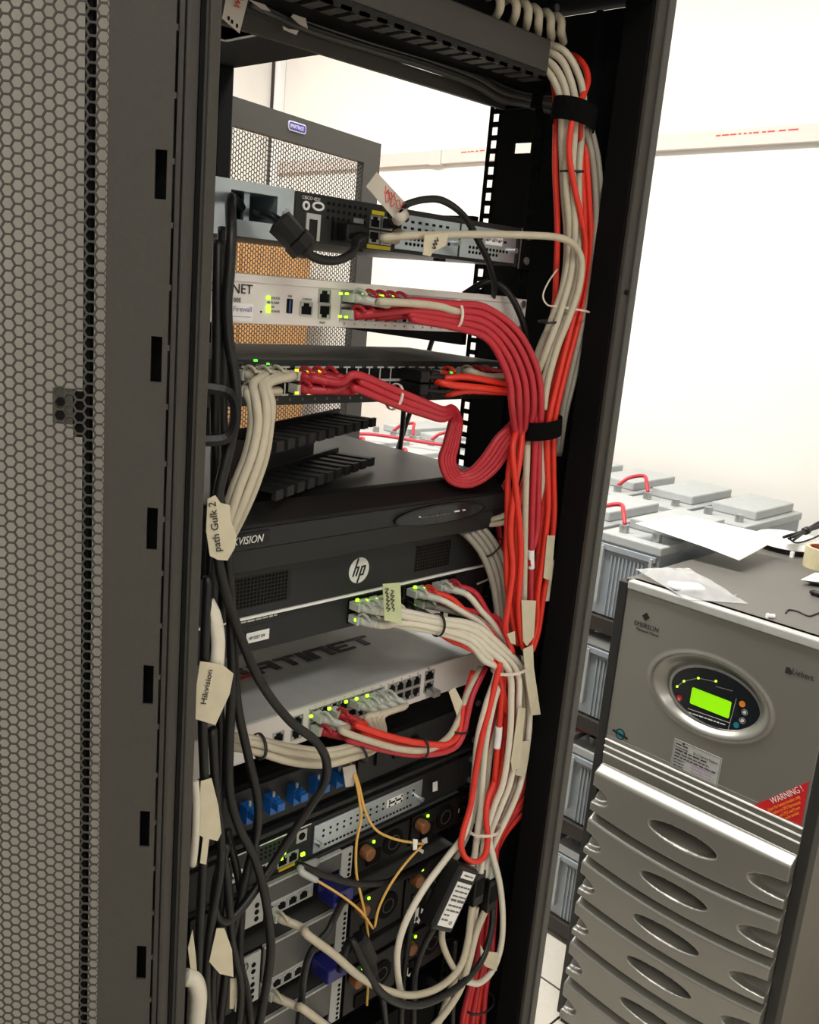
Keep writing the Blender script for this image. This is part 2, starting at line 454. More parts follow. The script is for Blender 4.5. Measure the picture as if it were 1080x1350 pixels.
# front door, folded right back past the left side of the rack
dH = np.array([-.066, -.114, 0.0]); dA = np.array([-.72, .69, 0]); dA /= np.linalg.norm(dA); dN = np.array([-dA[1], dA[0], 0])
if dN @ (CAM-dH) < 0: dN = -dN
DZ0, DZ1, DW = .06, 1.97, .56
fdoor = MB()
def dbox(mb, s0, s1, z0, z1, d0, d1):
    c = dH+dA*(s0+s1)/2+UP*(z0+z1)/2+dN*(d0+d1)/2
    return mb.obox(c, dA*(s1-s0)/2, dN*(d1-d0)/2, UP*(z1-z0)/2)
slots = [1.7036-.12675*k for k in range(-2, 14)]
# border on the hinge side with rectangular openings and narrow slits
b = MB()
dbox(b, .0153, .0478, DZ0, DZ1, -.002, 0); dbox(b, .0035, .0072, DZ0, DZ1, -.002, 0)
zp = DZ1
for zc in slots:
    dbox(b, .0072, .0153, zc+.0163, zp, -.002, 0); zp = zc-.0163
dbox(b, .0072, .0153, DZ0, zp, -.002, 0)
dbox(b, -.001, .0022, DZ0, DZ1, -.006, -.004)
z = DZ1
while z > DZ0+.05:
    dbox(b, .0022, .0035, z-.004, z, -.002, 0); z -= .0425
dbox(b, .048+.44, DW, DZ0, DZ1, -.002, 0); dbox(b, .0478, .49, DZ1-.06, DZ1, -.002, 0); dbox(b, .0478, .49, DZ0, DZ0+.08, -.002, 0)
fd = b.build('front_door', M['frame'], rack)
tag(fd, 'dark grey perforated door swung open at the left of the rack')
b = MB(); dbox(b, .0, .0470, DZ0, DZ1, -.020, -.018); dbox(b, .0460, .0470, DZ0, DZ1, -.018, -.002); dbox(b, -.001, .0, DZ0, DZ1, -.020, -.006)
b.build('door_fold', M['black'], fd)
hexsheet(dH, dA, dN, .0478, .49, DZ0+.08, DZ1-.06, .0083, .0015, .0008, 'perforated_sheet', fd, 'frame')
b = MB(); dbox(b, .0595, .0645, DZ0, DZ1, -.012, -.003); b.build('stiffener', M['black'], fd)
b = MB(); c0 = dH+dA*.066+UP*1.535
dbox(b, .060, .071, 1.515, 1.548, -.010, -.0025); b.build('latch_bracket', M['black'], fd)
b = MB()
dbox(b, .071, .0855, 1.524, 1.55, -.004, -.001); b.build('lock_plate', M['frame'], fd)
b = MB()
for zz in (1.5305, 1.5405):
    c = dH+dA*.0795+UP*zz; b.cyl(c, dN, .0035, .0008, 6)
b.build('lock_hole', M['dark'], fd)

# rear door, open on its hinge at the rear right corner
eH = np.array([.553, .778, 0.0]); eA = np.array([.9668, .2555, 0]); eN = np.array([.2555, -.9668, 0])
def ebox(mb, s0, s1, z0, z1, d0, d1):
    c = eH+eA*(s0+s1)/2+UP*(z0+z1)/2+eN*(d0+d1)/2
    return mb.obox(c, eA*(s1-s0)/2, eN*(d1-d0)/2, UP*(z1-z0)/2)
b = MB(); EZ0, EZ1, EW = .08, 1.94, .5396
ebox(b, 0, EW, 1.892, EZ1, -.018, 0); ebox(b, 0, EW, EZ0, EZ0+.1, -.018, 0)
ebox(b, 0, .045, EZ0+.1, 1.892, -.018, 0); ebox(b, .476, EW, EZ0+.1, 1.892, -.018, 0)
rd = b.build('rear_door', M['frame'], rack)
tag(rd, 'dark grey perforated rear door standing open with a blue badge')
hexsheet(eH-eN*.002, eA, eN, .044, .478, EZ0+.1, 1.893, .0088, .0019, .0008, 'perforated_sheet', rd, 'frame')
for z in (.4, 1.75):
    b = MB().cyl((.546, .765, z), (0, 0, 1), .008, .06); b.build('hinge', M['black'], rd)
def rrect(wd, ht, r, k=5):
    out = []
    for cx, cy, a0 in ((wd/2-r, ht/2-r, 0), (-wd/2+r, ht/2-r, 90), (-wd/2+r, -ht/2+r, 180), (wd/2-r, -ht/2+r, 270)):
        for q in range(k+1):
            t = math.radians(a0+90*q/k); out.append((cx+r*math.cos(t), cy+r*math.sin(t)))
    return out
bc = eH+eA*.2305+UP*1.9205
bd = MB().prism(rrect(.056, .0175, .006), bc, eA, UP, eN, .002).build('badge', M['winkl'], rd)
fix_normals(bd)
fix_normals(MB().prism(rrect(.0525, .0140, .005), bc+eN*.002, eA, UP, eN, .0005).build('badge_field', M['blue'], bd))
text('SMARTRACK', .0098, M['winkl'], bd, bc+eN*.0025-UP*.0034-eA*.0245, eA, UP, sx=.78)

# ================================================================== RACK DEVICES
BX0, BX1 = .022, .461
XD, NY = np.array([1.0, 0, 0]), np.array([0, -1.0, 0])
def bolt(t, x, z, y=-.0025, r=.0045):
    MB().cyl((x, y+.002, z), (0, -1, 0), r, .003, 12).build('rack_bolt', M['steel'], t, bevel=.0006)
def device(name, label, cat, z0, z1, depth, face, body, ears=True, yf=0.0, x0=BX0, x1=BX1, earmat=None):
    t = thing(name, label, cat, ((x0+x1)/2, depth/2, z0))
    MB().box(x0, x1, yf+.0015, depth, z0+.0006, z1-.0006).build('chassis', M[body], t, bevel=.001)
    MB().box(x0, x1, yf, yf+.0015, z0, z1).build('front_panel', M[face], t, bevel=.0006)
    if ears:
        for xa, xb, xh in ((.0, x0, .008), (x1, .4826, .4746)):
            e = MB().box(xa, xb, -.0005, .002, z0+.0015, z1-.0015).build('rack_ear', M[earmat or face], t, bevel=.0008)
            for zz in (z0+.0075, z1-.0075): MB().cyl((xh, -.0005, zz), (0,-1,0), .0042, .0022, 12).build('screw', M['steel'], e)
    return t
PM = {}
def port(t, x, z, w=.0135, h=.0115, y=0.0, frame='steel', flip=False, name='port'):
    """modular jack: metal surround with a dark keyed opening"""
    k = (round(w, 4), round(h, 4), frame, flip)
    if k not in PM:
        mb = MB(); f = .0011; d = .0012
        mb.box(-w/2, w/2, -d, 0, -h/2, -h/2+f).box(-w/2, w/2, -d, 0, h/2-f, h/2).box(-w/2, -w/2+f, -d, 0, -h/2+f, h/2-f).box(w/2-f, w/2, -d, 0, -h/2+f, h/2-f)
        s = -1 if flip else 1
        op = MB(); a, bb = w/2-f-.0006, h/2-f-.0004
        poly = [(-a, -bb*s), (a, -bb*s), (a, .45*bb*s), (a*.55, .45*bb*s), (a*.55, bb*s), (-a*.55, bb*s), (-a*.55, .45*bb*s), (-a, .45*bb*s)]
        op.prism(poly, (0,-.0001,0), (1,0,0), (0,0,1), (0,-1,0), .0004)
        plate = MB().box(-w/2+f, w/2-f, -.0003, 0, -h/2+f, h/2-f)
        PM[k] = (mesh_at(mb, 'port', M[frame]), mesh_at(op, 'port_opening', M['dark']), mesh_at(plate, 'port_plate', M['lgrey' if frame != 'black' else 'black']))
    a = put(PM[k][0], name, t, (x, y, z)); b = put(PM[k][1], 'port_opening', a, (x, y-.0002, z)); c = put(PM[k][2], 'port_plate', a, (x, y, z))
    return a
def led(t, u, v, mt='led', Y=-.001, w=.0022, h=.0022, wpos=None):
    p = FP(u, v, Y) if wpos is None else wpos
    if wpos is None: w, h = w*.72, h*.85
    return MB().box(p[0]-w, p[0]+w, p[1]-.0015, p[1]+.0008, p[2]-h, p[2]+h).build('led', M[mt], t)
def fbox(t, name, mt, u0, v0, u1, v1, d=.001, y=0.0, bevel=0):   # a flat raised piece of a front panel between two picture corners
    a, b = FP(u0, v0, y), FP(u1, v1, y)
    return MB().box(min(a[0], b[0]), max(a[0], b[0]), y-d, y, min(a[2], b[2]), max(a[2], b[2])).build(name, M[mt], t, bevel=bevel)
def plain(t, name, mt, x0, x1, z0, z1, d=.001, y=0.0, bevel=0):
    return MB().box(x0, x1, y-d, y, z0, z1).build(name, M[mt], t, bevel=bevel)

# ---- patch panel at the very top -----------------------------------------
pp = device('patch_bay', 'black patch panel at the very top with beige plugs', 'patch panel', 1.922, 1.964, .06, 'black', 'black')
for k in range(12): port(pp, .06+.0335*k, 1.943, .015, .014, frame='black')
# ---- horizontal cable manager (closed cover) --------------------------------
t = thing('cable_manager', 'dark grey covered cable manager below the top patch panel', 'cable manager', (.22, 0, 1.87))
MB().box(.0, .4335, -.032, -.029, 1.879, 1.911).build('cover', M['frame'], t, bevel=.002)
cv = MB().add([(.0,-.030,1.911),(.4335,-.030,1.911),(.4335,-.006,1.921),(.0,-.006,1.921),(.0,-.028,1.909),(.4335,-.028,1.909),(.4335,-.006,1.918),(.0,-.006,1.918)],
   [(0,1,2,3),(7,6,5,4),(0,4,5,1),(1,5,6,2),(2,6,7,3),(3,7,4,0)]).build('cover_lip', M['black2'], t)
MB().box(.0, .4826, -.001, .003, 1.876, 1.919).build('back_plate', M['black'], t)
fg = [MB().box(.012+.0215*k, .012+.0215*k+.013, -.030, .0, 1.8715, 1.8745) for k in range(20)]
for f in fg: f.build('duct_finger', M['frame'], t)
MB().box(.0, .4335, -.030, -.027, 1.8715, 1.880).build('finger_rail', M['black2'], t)
MB().box(.0, .4335, .002, .045, 1.8735, 1.918).build('duct', M['black'], t)
MB().box(.03, .47, .05, .056, 1.852, 1.866).build('lacing_bar', M['frame'], t)
for xa in (.03, .466): MB().box(xa, xa+.004, .0, .056, 1.852, 1.880).build('lacing_bar_arm', M['black'], t)

# ---- router at the top ------------------------------------------------------
r1 = thing('router', 'black one-unit router with silver slots in a zinc bracket, upper of the two routers', 'router', (.3, .12, 1.675))
MB().box(.128, .4565, .0015, .255, 1.676, 1.7185).build('chassis', M['grey'], r1, bevel=.001)
MB().box(.128, .4565, .0, .0015, 1.6755, 1.719).build('front_panel', M['hpface'], r1, bevel=.0006)
br = thing('rack_bracket', 'shiny zinc mounting bracket with a square window left of the upper router', 'bracket', (.07, 0, 1.673))
wx0, wx1, wz0, wz1 = .056, .106, 1.687, 1.711
MB().box(.0, wx0, -.0015, .0005, 1.673, 1.7195).box(wx1, .1245, -.0015, .0005, 1.673, 1.7195).box(wx0, wx1, -.0015, .0005, 1.673, wz0).box(wx0, wx1, -.0015, .0005, wz1, 1.7195).build('plate', M['silver'], br)
MB().box(wx0-.002, wx0, .0, .045, wz0, wz1).box(wx1, wx1+.002, .0, .045, wz0, wz1).box(wx0, wx1, .0, .045, wz0-.002, wz0).box(wx0, wx1, 0, .045, wz1, wz1+.002).build('window_return', M['silver'], br)
MB().box(wx0, wx1, .044, .046, wz0, wz1).build('window_back', M['black'], br)
MB().box(.085, .091, .02, .024, wz0, wz1).build('tie_bar', M['silver'], br)
MB().cyl((.1165, -.001, 1.698), (0,-1,0), .0042, .002).build('screw', M['steel'], br)
p = FP(400, 262); text('CISCO 4221', .0042, M['winkl'], r1, (p[0]-.002, -.0002, 1.7128), XD, UP)
for u, v, rw in ((403, 271, 0), (419, 272, .003)):
    p = FP(u, v); MB().ring((p[0], -.0002, p[2]), XD, UP, NY, (.0042+rw, .0042), (.0022+rw, .0022), .0012, 20).build('port_ring', M['winkl'], r1)
p = FP(412, 301); q = MB(); X, Z = p[0], p[2]
q.box(X-.0085, X-.005, -.0012, 0, Z-.011, Z+.013).box(X+.005, X+.0085, -.0012, 0, Z-.011, Z+.013).box(X-.005, X+.005, -.0012, 0, Z+.008, Z+.013).build('switch_frame', M['lgrey'], r1)
MB().box(X-.0045, X+.0045, -.002, 0, Z-.010, Z+.007).build('rocker_switch', M['black2'], r1, bevel=.001)
for i in range(8):
    for j in range(3):
        p = FP(433+7*i, 271+1.2*i); MB().cyl((p[0], -.0001, 1.7125-.0065*j), (0,-1,0), .0017, .0005, 6).build('vent_hole', M['dark'], r1)
plain(r1, 'power_inlet', 'black2', .172, .205, 1.679, 1.6975, .004)
plain(r1, 'card_slot', 'steel', .199, .212, 1.6985, 1.703, .0008)
for z in (1.7105, 1.678):
    plain(r1, 'port_trim', 'yellow', .222 if z > 1.7 else .2185, .2385 if z > 1.7 else .2505, z-.0016, z+.0022, .0012)
for z, fl_ in ((1.702, False), (1.6875, True)):
    for x in (.2275, .2435): port(r1, x, z, .0145, .0125, flip=fl_)
p0 = .256
for k in range(2):
    xa, xb = p0+.098*k, p0+.098*k+.095
    sp = plain(r1, 'interface_slot', 'silver', xa, xb, 1.679, 1.7135, .0015, bevel=.0004)
    for j in range(2):
        for i in range(7):
            plain(sp, 'louvre', 'dark', xa+.010+.0105*i, xa+.0145+.0105*i, 1.7060-.0065*j, 1.7085-.0065*j, .0004, -.0015)
    for j in range(2):
        for i in range(12-3*j):
            MB().cyl((xa+.016+.0058*i, -.0015, 1.6905-.0052*j), (0,-1,0), .0019, .0004, 6).build('vent_hole', M['dark'], sp)
    MB().cyl((xb-.006, -.0015, 1.693), (0,-1,0), .0032, .007, 10).build('thumb_screw', M['steel'], sp)
plain(r1, 'sticker', 'sheet', .395, .424, 1.696, 1.708, .0004, -.0015)
dashes(r1, 'purple', (.3965, -.0019, 1.7000), XD, UP, .025, .004, 3)
MB().box(.4565, .4826, -.001, .0015, 1.674, 1.7195).build('rack_ear', M['black'], r1)
plain(r1, 'ear_edge', 'steel', .4565, .4585, 1.674, 1.7195, .0018)
for z in (1.6835, 1.711): bolt(r1, .471, z)
for u in (495, 605): MB().cyl((FP(u, 352)[0], .03, 1.673), (0,0,1), .007, .003).build('foot', M['rubber'], r1)

# ---- upper white firewall -------------------------------------------------
f1 = device('firewall', 'white one-unit firewall with crimson cables, upper of the two white firewalls', 'firewall', 1.598, 1.6415, .24, 'white', 'lgrey')
plain(f1, 'top_lip', 'white', BX0, BX1, 1.6345, 1.6415, .0012, bevel=.0005)
text('FORTINET', .0118, M['ink'], f1, (.0840, -.0002, 1.6243), XD, UP, sx=1.02, align='RIGHT')
text('100E', .0055, M['gink'], f1, (.0720, -.0002, 1.6165), XD, UP, align='RIGHT')
lab = plain(f1, 'paper_label', 'sheet', .0305, .0855, 1.600, 1.6155, .0004)
text('Firewall', .0066, M['purple'], lab, (.0635, -.0004, 1.6085), XD, UP)
plain(lab, 'underline', 'purple', .045, .0835, 1.6035, 1.6041, .0006)
for v, mt, wd in ((393, 'led', .0016), (399, 'gink', .0008), (404.5, 'led', .0016), (410.5, 'led', .0016)):
    p = FP(353.5, v-.5); led(f1, 0, 0, mt, w=wd, h=.0016 if mt == 'led' else .0008, wpos=np.array([p[0], -.0003, p[2]]))
    text({393: 'STATUS', 399: 'ALARM', 404.5: 'HA', 410.5: 'POWER'}[v], .0030, M['gink'], f1, (p[0]+.0025, -.0002, p[2]-.001), XD, UP)
p = FP(344, 411); MB().cyl((p[0], -.0001, p[2]), (0,-1,0), .001, .0005, 8).build('reset_hole', M['dark'], f1)
p = FP(381.5, 404); us = plain(f1, 'usb_port', 'dark', p[0]-.0033, p[0]+.0033, p[2]-.0062, p[2]+.0070, .0008); plain(us, 'usb_tongue', 'usb', p[0]-.0012, p[0]+.0012, p[2]-.0052, p[2]+.0060, .0012)
text('USB', .0026, M['gink'], f1, (p[0]-.0025, -.0002, p[2]+.0085), XD, UP)
p = FP(403.5, 407); port(f1, p[0], p[2], .0150, .0135, frame='lgrey'); text('CONSOLE', .0026, M['gink'], f1, (p[0]-.006, -.0002, p[2]+.008), XD, UP)
for v, fl_ in ((391, False), (411, True)):
    p = FP(427.5, v); port(f1, p[0], p[2], .0150, .0140, frame='steel', flip=fl_)
text('DMZ', .0026, M['gink'], f1, (.165, -.0002, 1.636), XD, UP); text('MGMT', .0026, M['gink'], f1, (.164, -.0002, 1.601), XD, UP)
F1P = [.1965+.01385*k for k in range(12)]
for x in F1P:
    port(f1, x, 1.6275, .0132, .0132, flip=False); port(f1, x, 1.6115, .0132, .0132, flip=True)
plain(f1, 'port_block', 'steel', .1895, .1898, 1.603, 1.636, .0012)
for z in (1.6275, 1.6115): port(f1, .3735, z, .0150, .0120, frame='steel')
for k, x in enumerate(F1P): text(str(2*k+1), .0024, M['gink'], f1, (x-.001, -.0002, 1.6355), XD, UP)
for k, x in enumerate(F1P): text(str(2*k+2), .0024, M['gink'], f1, (x-.001, -.0002, 1.6010), XD, UP)
text('SFP 1', .0024, M['gink'], f1, (.369, -.0002, 1.6365), XD, UP)
for u, v in ((449, 387), (457, 387), (479, 388), (499, 390), (504, 390), (519, 391)): led(f1, u, v, 'led', -.014, .0018, .0013)
for u, v in ((448, 417), (456, 418), (478, 419), (500, 420), (505, 420)): led(f1, u, v, 'led', -.014, .0018, .0013)

# ---- 48 port switch ---------------------------------------------------------
s1 = device('network_switch', 'black forty-eight-port switch below the upper white firewall', 'switch', 1.5225, 1.5655, .17, 'hpface', 'grey', earmat='black')
SWX = [.0725+.01545*k for k in range(24)]
blk = plain(s1, 'port_strip', 'lgrey', .0655, .4345, 1.5445, 1.5470, .0014)
PB = mesh_at(MB().box(-.0060, .0060, -.0010, 0, -.0052, .0052), 'port', M['dark'])
PT = mesh_at(MB().box(-.0045, .0045, -.0006, 0, -.0008, .0008).box(-.0007, .0007, -.0006, 0, -.013, -.0008), 'port_mark', M['lgrey'])
PT2 = mesh_at(MB().box(-.0045, .0045, -.0006, 0, -.0008, .0008).box(-.0007, .0007, -.0006, 0, .0008, .011), 'port_mark', M['lgrey'])
for k, x in enumerate(SWX):
    put(PB, 'port', s1, (x, 0, 1.5527)); put(PB, 'port', s1, (x, 0, 1.5390))
    put(PT, 'port_mark', s1, (x+.0077, -.0004, 1.5590)); put(PT2, 'port_mark', s1, (x+.0077, -.0004, 1.5325))
for k in range(24): plain(s1, 'port_number', 'gink', SWX[k]-.0012, SWX[k]+.0012, 1.5265, 1.5290, .0002)
led(s1, 336.5, 475, 'ledg', -.0005, .0022, .0012); led(s1, 353, 479.5, 'ledg', -.0005, .0015, .0010)
dashes(s1, 'gink', (.0920, -.0001, 1.5600), XD, UP, .024, .0020, 7)
fr = MB(); fr.box(.062, .0775, -.0004, 0, 1.5625, 1.5631).box(.062, .0775, -.0004, 0, 1.5578, 1.5584).box(.0772, .0778, -.0004, 0, 1.5578, 1.5631); fr.build('label_outline', M['gink'], s1)
for u, v, mt in ((391, 488, 'ledy'), (407, 488.5, 'ledy'), (422, 489, 'ledy'), (391, 518, 'ledy'), (407, 518.5, 'ledy')): led(s1, u, v, mt, -.018, .0020, .0014)
for u, v, mt in ((534, 490, 'leda'), (533, 517, 'ledy')): led(s1, u, v, mt, -.001, .0024, .0016)
for u, v in ((595, 491), (606, 491), (632, 491)): led(s1, u, v, 'ledg', -.001, .0022, .0012)
led(s1, 583, 516, 'ledy', -.018, .0026, .0018)
p = FP(672, 488); dashes(s1, 'gink', (p[0]-.010, -.0001, p[2]-.001), XD, UP, .016, .0022, 8)

# ---- loose finger duct lying behind the left cables --------------------------
mg = thing('finger_duct', 'black plastic finger duct with two comb rows, swung back above the video recorder', 'cable manager', (.2, .03, 1.45))
ga = np.array([math.cos(math.radians(24)), math.sin(math.radians(24)), 0]); gb = np.array([ga[1], -ga[0], 0])
def comb(o, L, zt, n, fl_len):
    mb = MB().obox(o+ga*L/2+UP*(zt-.004), ga*L/2, gb*.002, UP*.010); mb.build('comb_back', M['black2'], mg, bevel=.0008)
    pitch = L/n
    fm = MB().obox(gb*fl_len/2, ga*pitch*.25, gb*fl_len/2, UP*.0013).obox(gb*fl_len-UP*.0030, ga*pitch*.32, gb*.0022, UP*.0048)
    me = mesh_at(fm, 'duct_finger', M['hpface'])
    for k in range(n): put(me, 'duct_finger', mg, o+ga*(pitch*(k+.5))+UP*zt)
oA = FP(300, 577, .015); oB = FP(300, 640, .015)
LA = .40
comb(oA, .245, 0.0, 11, .048); comb(oB, .245, 0.0, 11, .048)
MB().obox((oA+oB)/2+ga*.09-UP*.004, ga*.09, gb*.0015, UP*(oA[2]-oB[2])/2).build('back_plate', M['black2'], mg)

# ---- video recorder ---------------------------------------------------------
hk = thing('video_recorder', 'black glossy video recorder with an oval light window on its front', 'recorder', (.24, .15, 1.365))
hx0, hx1 = .035, .452
MB().box(hx0+.004, hx1-.004, .0, .30, 1.368, 1.432).build('case', M['black2'], hk, bevel=.003)
# wedge-shaped front: upper slope, lip and lower chin
def wedge(y_z, name, mt):
    k = len(y_z); vs = [(hx0, y, z) for y, z in y_z]+[(hx1, y, z) for y, z in y_z]
    o = MB().add(vs, [tuple(range(k)), tuple(range(k, 2*k))[::-1]]+[(i, i+k, (i+1) % k+k, (i+1) % k) for i in range(k)]).build(name, M[mt], hk, bevel=.0012)
    fix_normals(o); return o
wedge([(.002, 1.4325), (-.004, 1.4305), (-.022, 1.4145), (-.024, 1.4115), (.002, 1.4115)], 'front_slope', 'black2')
wedge([(.002, 1.4112), (-.0245, 1.4112), (-.0265, 1.392), (.002, 1.392)], 'front_panel', 'hpface')
wedge([(.002, 1.3917), (-.0255, 1.3917), (-.021, 1.368), (.002, 1.368)], 'front_chin', 'hpface')
p = FP(317, 697, -.0262); bd = MB().box(.044, .098, -.0268, -.0255, 1.3965, 1.4085).build('name_plate', M['black2'], hk)
text('HIKVISION', .0105, M['winkl'], bd, (.0465, -.0268, 1.3985), XD, UP, sx=.86, shear=.25, ext=.0003)
c = FP(583, 678, -.028)
fix_normals(MB().prism([(.072*math.cos(q)*(1 if math.cos(q) > 0 else 1.0), .0105*math.sin(q)) for q in np.arange(40)*2*math.pi/40], c+(0,.004,0), XD, UP, NY, .004).build('light_window', M['glass'], hk))
MB().ring(c+(0,.002,0), XD, UP, NY, (.0745, .0125), (.0715, .0103), .003, 40).build('window_rim', M['black2'], hk)
for du, ww in ((-.038, .002), (.020, .008), (.034, .004)): MB().box(c[0]+du, c[0]+du+ww, c[1]-.0015, c[1], c[2]+.0005, c[2]+.002).build('status_light', M['winkl'], hk)
dashes(hk, 'gink', (c[0]-.034, c[1]-.0004, c[2]-.001), XD, UP, .046, .0020, 9)

# ---- two-unit charcoal switch ------------------------------------------------
h2 = device('core_switch', 'charcoal two-unit switch with two grilles and a silver line', 'switch', 1.2745, 1.3625, .32, 'hpface', 'black', earmat='black')
plain(h2, 'upper_bezel', 'hpface', BX0, BX1, 1.3155, 1.3625, .004, bevel=.001)
plain(h2, 'silver_line', 'stripe', BX0, BX1, 1.3125, 1.3150, .0055)
for xa, xb in ((.070, .1455), (.326, .385)):
    g = plain(h2, 'grille', 'black2', xa, xb, 1.3245, 1.3565, .0004, -.004)
    n = int((xb-xa)/.0042)
    for i in range(n):
        for j in range(8): MB().box(xa+.0021+.0042*i-.0013, xa+.0021+.0042*i+.0013, -.0048, -.0044, 1.3265+.0039*j-.0013, 1.3265+.0039*j+.0013).build('grille_hole', M['dark'], g)
lc = np.array([.2385, -.0042, 1.3405])
lg = MB().prism([(.0145*math.cos(q), .0145*math.sin(q)) for q in np.arange(36)*2*math.pi/36], lc, XD, UP, NY, .0006).build('round_logo', M['winkl'], h2); fix_normals(lg)
st = .0019
def bar(mb, x0, z0, x1, z1, wd=st):
    a, b2 = np.array([x0, 0, z0]), np.array([x1, 0, z1]); d = b2-a; L = np.linalg.norm(d); d /= L; nn = np.array([d[2], 0, -d[0]])
    mb.obox(lc+(a+b2)/2+NY*.0009, d*L/2, NY*.0003, nn*wd/2)
mb = MB()
bar(mb, -.0088, -.0060, -.0022, .0140); bar(mb, -.0056, .0038, -.0006, .0038); bar(mb, -.0008, .0047, -.0043, -.0060)
bar(mb, .0042, .0047, -.0020, -.0140); bar(mb, .0040, .0038, .0090, .0038); bar(mb, .0088, .0047, .0054, -.0060); bar(mb, .0010, -.0052, .0058, -.0052)
mb.build('logo_letters', M['hpface'], lg)
plain(h2, 'paper_label', 'sheet', .0965, .1245, 1.2845, 1.2955, .0005)
text('HP DIST SW', .0046, M['ink'], h2, (.0990, -.0006, 1.2882), XD, UP, sx=.82)
plain(h2, 'tape_patch', 'hpface', .0965, .139, 1.2815, 1.3030, .0003)
dashes(h2, 'winkl', (.0805, -.0001, 1.3072), XD, UP, .052, .0024, 10)
for k in range(12):
    for z in (1.3010, 1.2860): port(h2, .237+.0142*k+.003*(k//6), z, .0135, .0128, frame='black', flip=z < 1.29)
for k in range(12): plain(h2, 'port_number', 'gink', .235+.0142*k, .239+.0142*k, 1.3088, 1.3098, .0002)
MB().tube([(.44, -.006, 1.2915), (.475, -.012, 1.3005)], .0012, 6).build('tie_tail', M['tie'], h2)
for u, v in ((471, 791), (483, 792), (495, 790), (469, 817), (480, 819), (547, 774), (558, 776), (545, 799)): led(h2, u, v, 'led', -.012, .0024, .0018)

# ---- lower white firewall -----------------------------------------------------
f2 = device('firewall', 'white one-unit firewall with big lettering on its top, lower of the two white firewalls', 'firewall', 1.1525, 1.196, .26, 'white', 'lgrey')
plain(f2, 'top_fold', 'lgrey', BX0, BX1, 1.1945, 1.1962, .0008)
# squared lettering on the lid, strokes as flat bars inside each letter cell
wd = .26
strokes = {'F': [(0,0,wd,1),(wd,.83,1-wd,.17),(wd,.42,.8-wd,.15)], 'O': [(0,.80,1,.20)], 'R': [(0,0,wd,1),(wd,.83,1-wd,.17),(wd,.40,1-wd,.15),(1-wd,.55,wd,.28),(1-wd,0,wd,.40)],
  'T': [(0,.83,1,.17),(.5-wd/2,0,wd,.83)], 'I': [(0,0,1,1)], 'N': [(0,0,wd,.83),(1-wd,0,wd,.83),(0,.83,1,.17)], 'E': [(0,0,wd,1),(wd,.83,1-wd,.17),(wd,.42,.85-wd,.15),(wd,0,1-wd,.17)]}
LY, LH = .0935, .0265
for chx, x, cw_, ink_ in (('F', .105, .031, 'ink'), ('O', .146, .034, 'ink'), ('R', .1865, .034, 'ink'), ('T', .2245, .031, 'ink'), ('I', .2580, .0090, 'ink'), ('N', .2705, .0335, 'ink'), ('E', .3075, .0295, 'ink'), ('T', .3400, .034, 'gink')):
    mb = MB()
    for sx, sy, sw, sh in strokes[chx]: mb.box(x+sx*cw_, x+(sx+sw)*cw_, LY+sy*LH, LY+(sy+sh)*LH, 1.1955, 1.1963)
    mb.build('letter', M[ink_], f2)
    if chx == 'O':
        for xa, xb in ((x, x+.010), (x+.012, x+.022), (x+.024, x+cw_)): MB().box(xa, xb, LY+.0*LH, LY+.24*LH, 1.1955, 1.1963).build('letter_mark', M['warn'], f2)
        for xa, xb in ((x, x+.010), (x+.024, x+cw_)): MB().box(xa, xb, LY+.36*LH, LY+.64*LH, 1.1955, 1.1963).build('letter_mark', M['ink'], f2)
F2P = [(.1425, 1.1715)]
port(f2, .1445, 1.1690, .0150, .0130, frame='lgrey')
port(f2, .1690, 1.1805, .0150, .0130, frame='steel'); port(f2, .1690, 1.1655, .0150, .0130, frame='steel', flip=True)
for k in range(12):
    x = .1935+.0139*k+.006*(k >= 8)
    for z in (1.1820, 1.1672): port(f2, x, z, .0133, .0132, flip=z < 1.175)
for x0_ in (.1850, .3035): plain(f2, 'port_outline', 'lgrey', x0_, x0_+.0008, 1.1585, 1.1905, .0012)
for z in (1.1835, 1.1685): port(f2, .3745, z, .0165, .0130, frame='steel')
MB().box(.3690, .3810, -.016, -.001, 1.1600, 1.1680).build('sfp_module', M['steel'], f2, bevel=.001)
for k in range(12):
    text(str(2*k+1), .0024, M['gink'], f2, (.1925+.0139*k+.006*(k >= 8), -.0002, 1.1905), XD, UP)
text('SFP', .0026, M['gink'], f2, (.3700, -.0002, 1.1920), XD, UP)
plain(f2, 'warranty_label', 'sheet', .076, .100, 1.1555, 1.168, .0004)
for u, v in ((410, 944), (434, 934), (456, 925), (470, 921), (484, 917), (408, 968)): led(f2, u, v, 'led', -.014, .0024, .0016)

# ---- fibre panel ---------------------------------------------------------------
od = device('fibre_patch_unit', 'black fibre patch panel with a row of blue adapters', 'patch panel', 1.060, 1.1275, .24, 'black', 'black')
plain(od, 'lower_lip', 'hpface', BX0, BX1, 1.060, 1.0655, .010, bevel=.001)
plain(od, 'adapter_plate', 'hpface', .05, .45, 1.072, 1.1215, .002, bevel=.0006)
scb = mesh_at(MB().box(-.0055, .0055, -.013, 0, -.0095, .0095), 'adapter_body', M['sc']); 
sct = mesh_at(MB().box(-.0048, .0048, -.024, -.012, -.0010, .0075).box(-.0030, .0030, -.020, -.006, .0075, .0095), 'adapter_cap', M['sc'])
scl = mesh_at(MB().cyl((0, -.010, .0095), (0,0,1), .0016, .005, 8), 'adapter_pin', M['lgrey'])
for x in (.1030, .1335, .1645, .1950, .2255):
    a = put(scb, 'adapter', od, (x, -.002, 1.099)); put(sct, 'adapter_cap', a, (x, -.002, 1.099)); put(scl, 'adapter_pin', a, (x, -.002, 1.099))
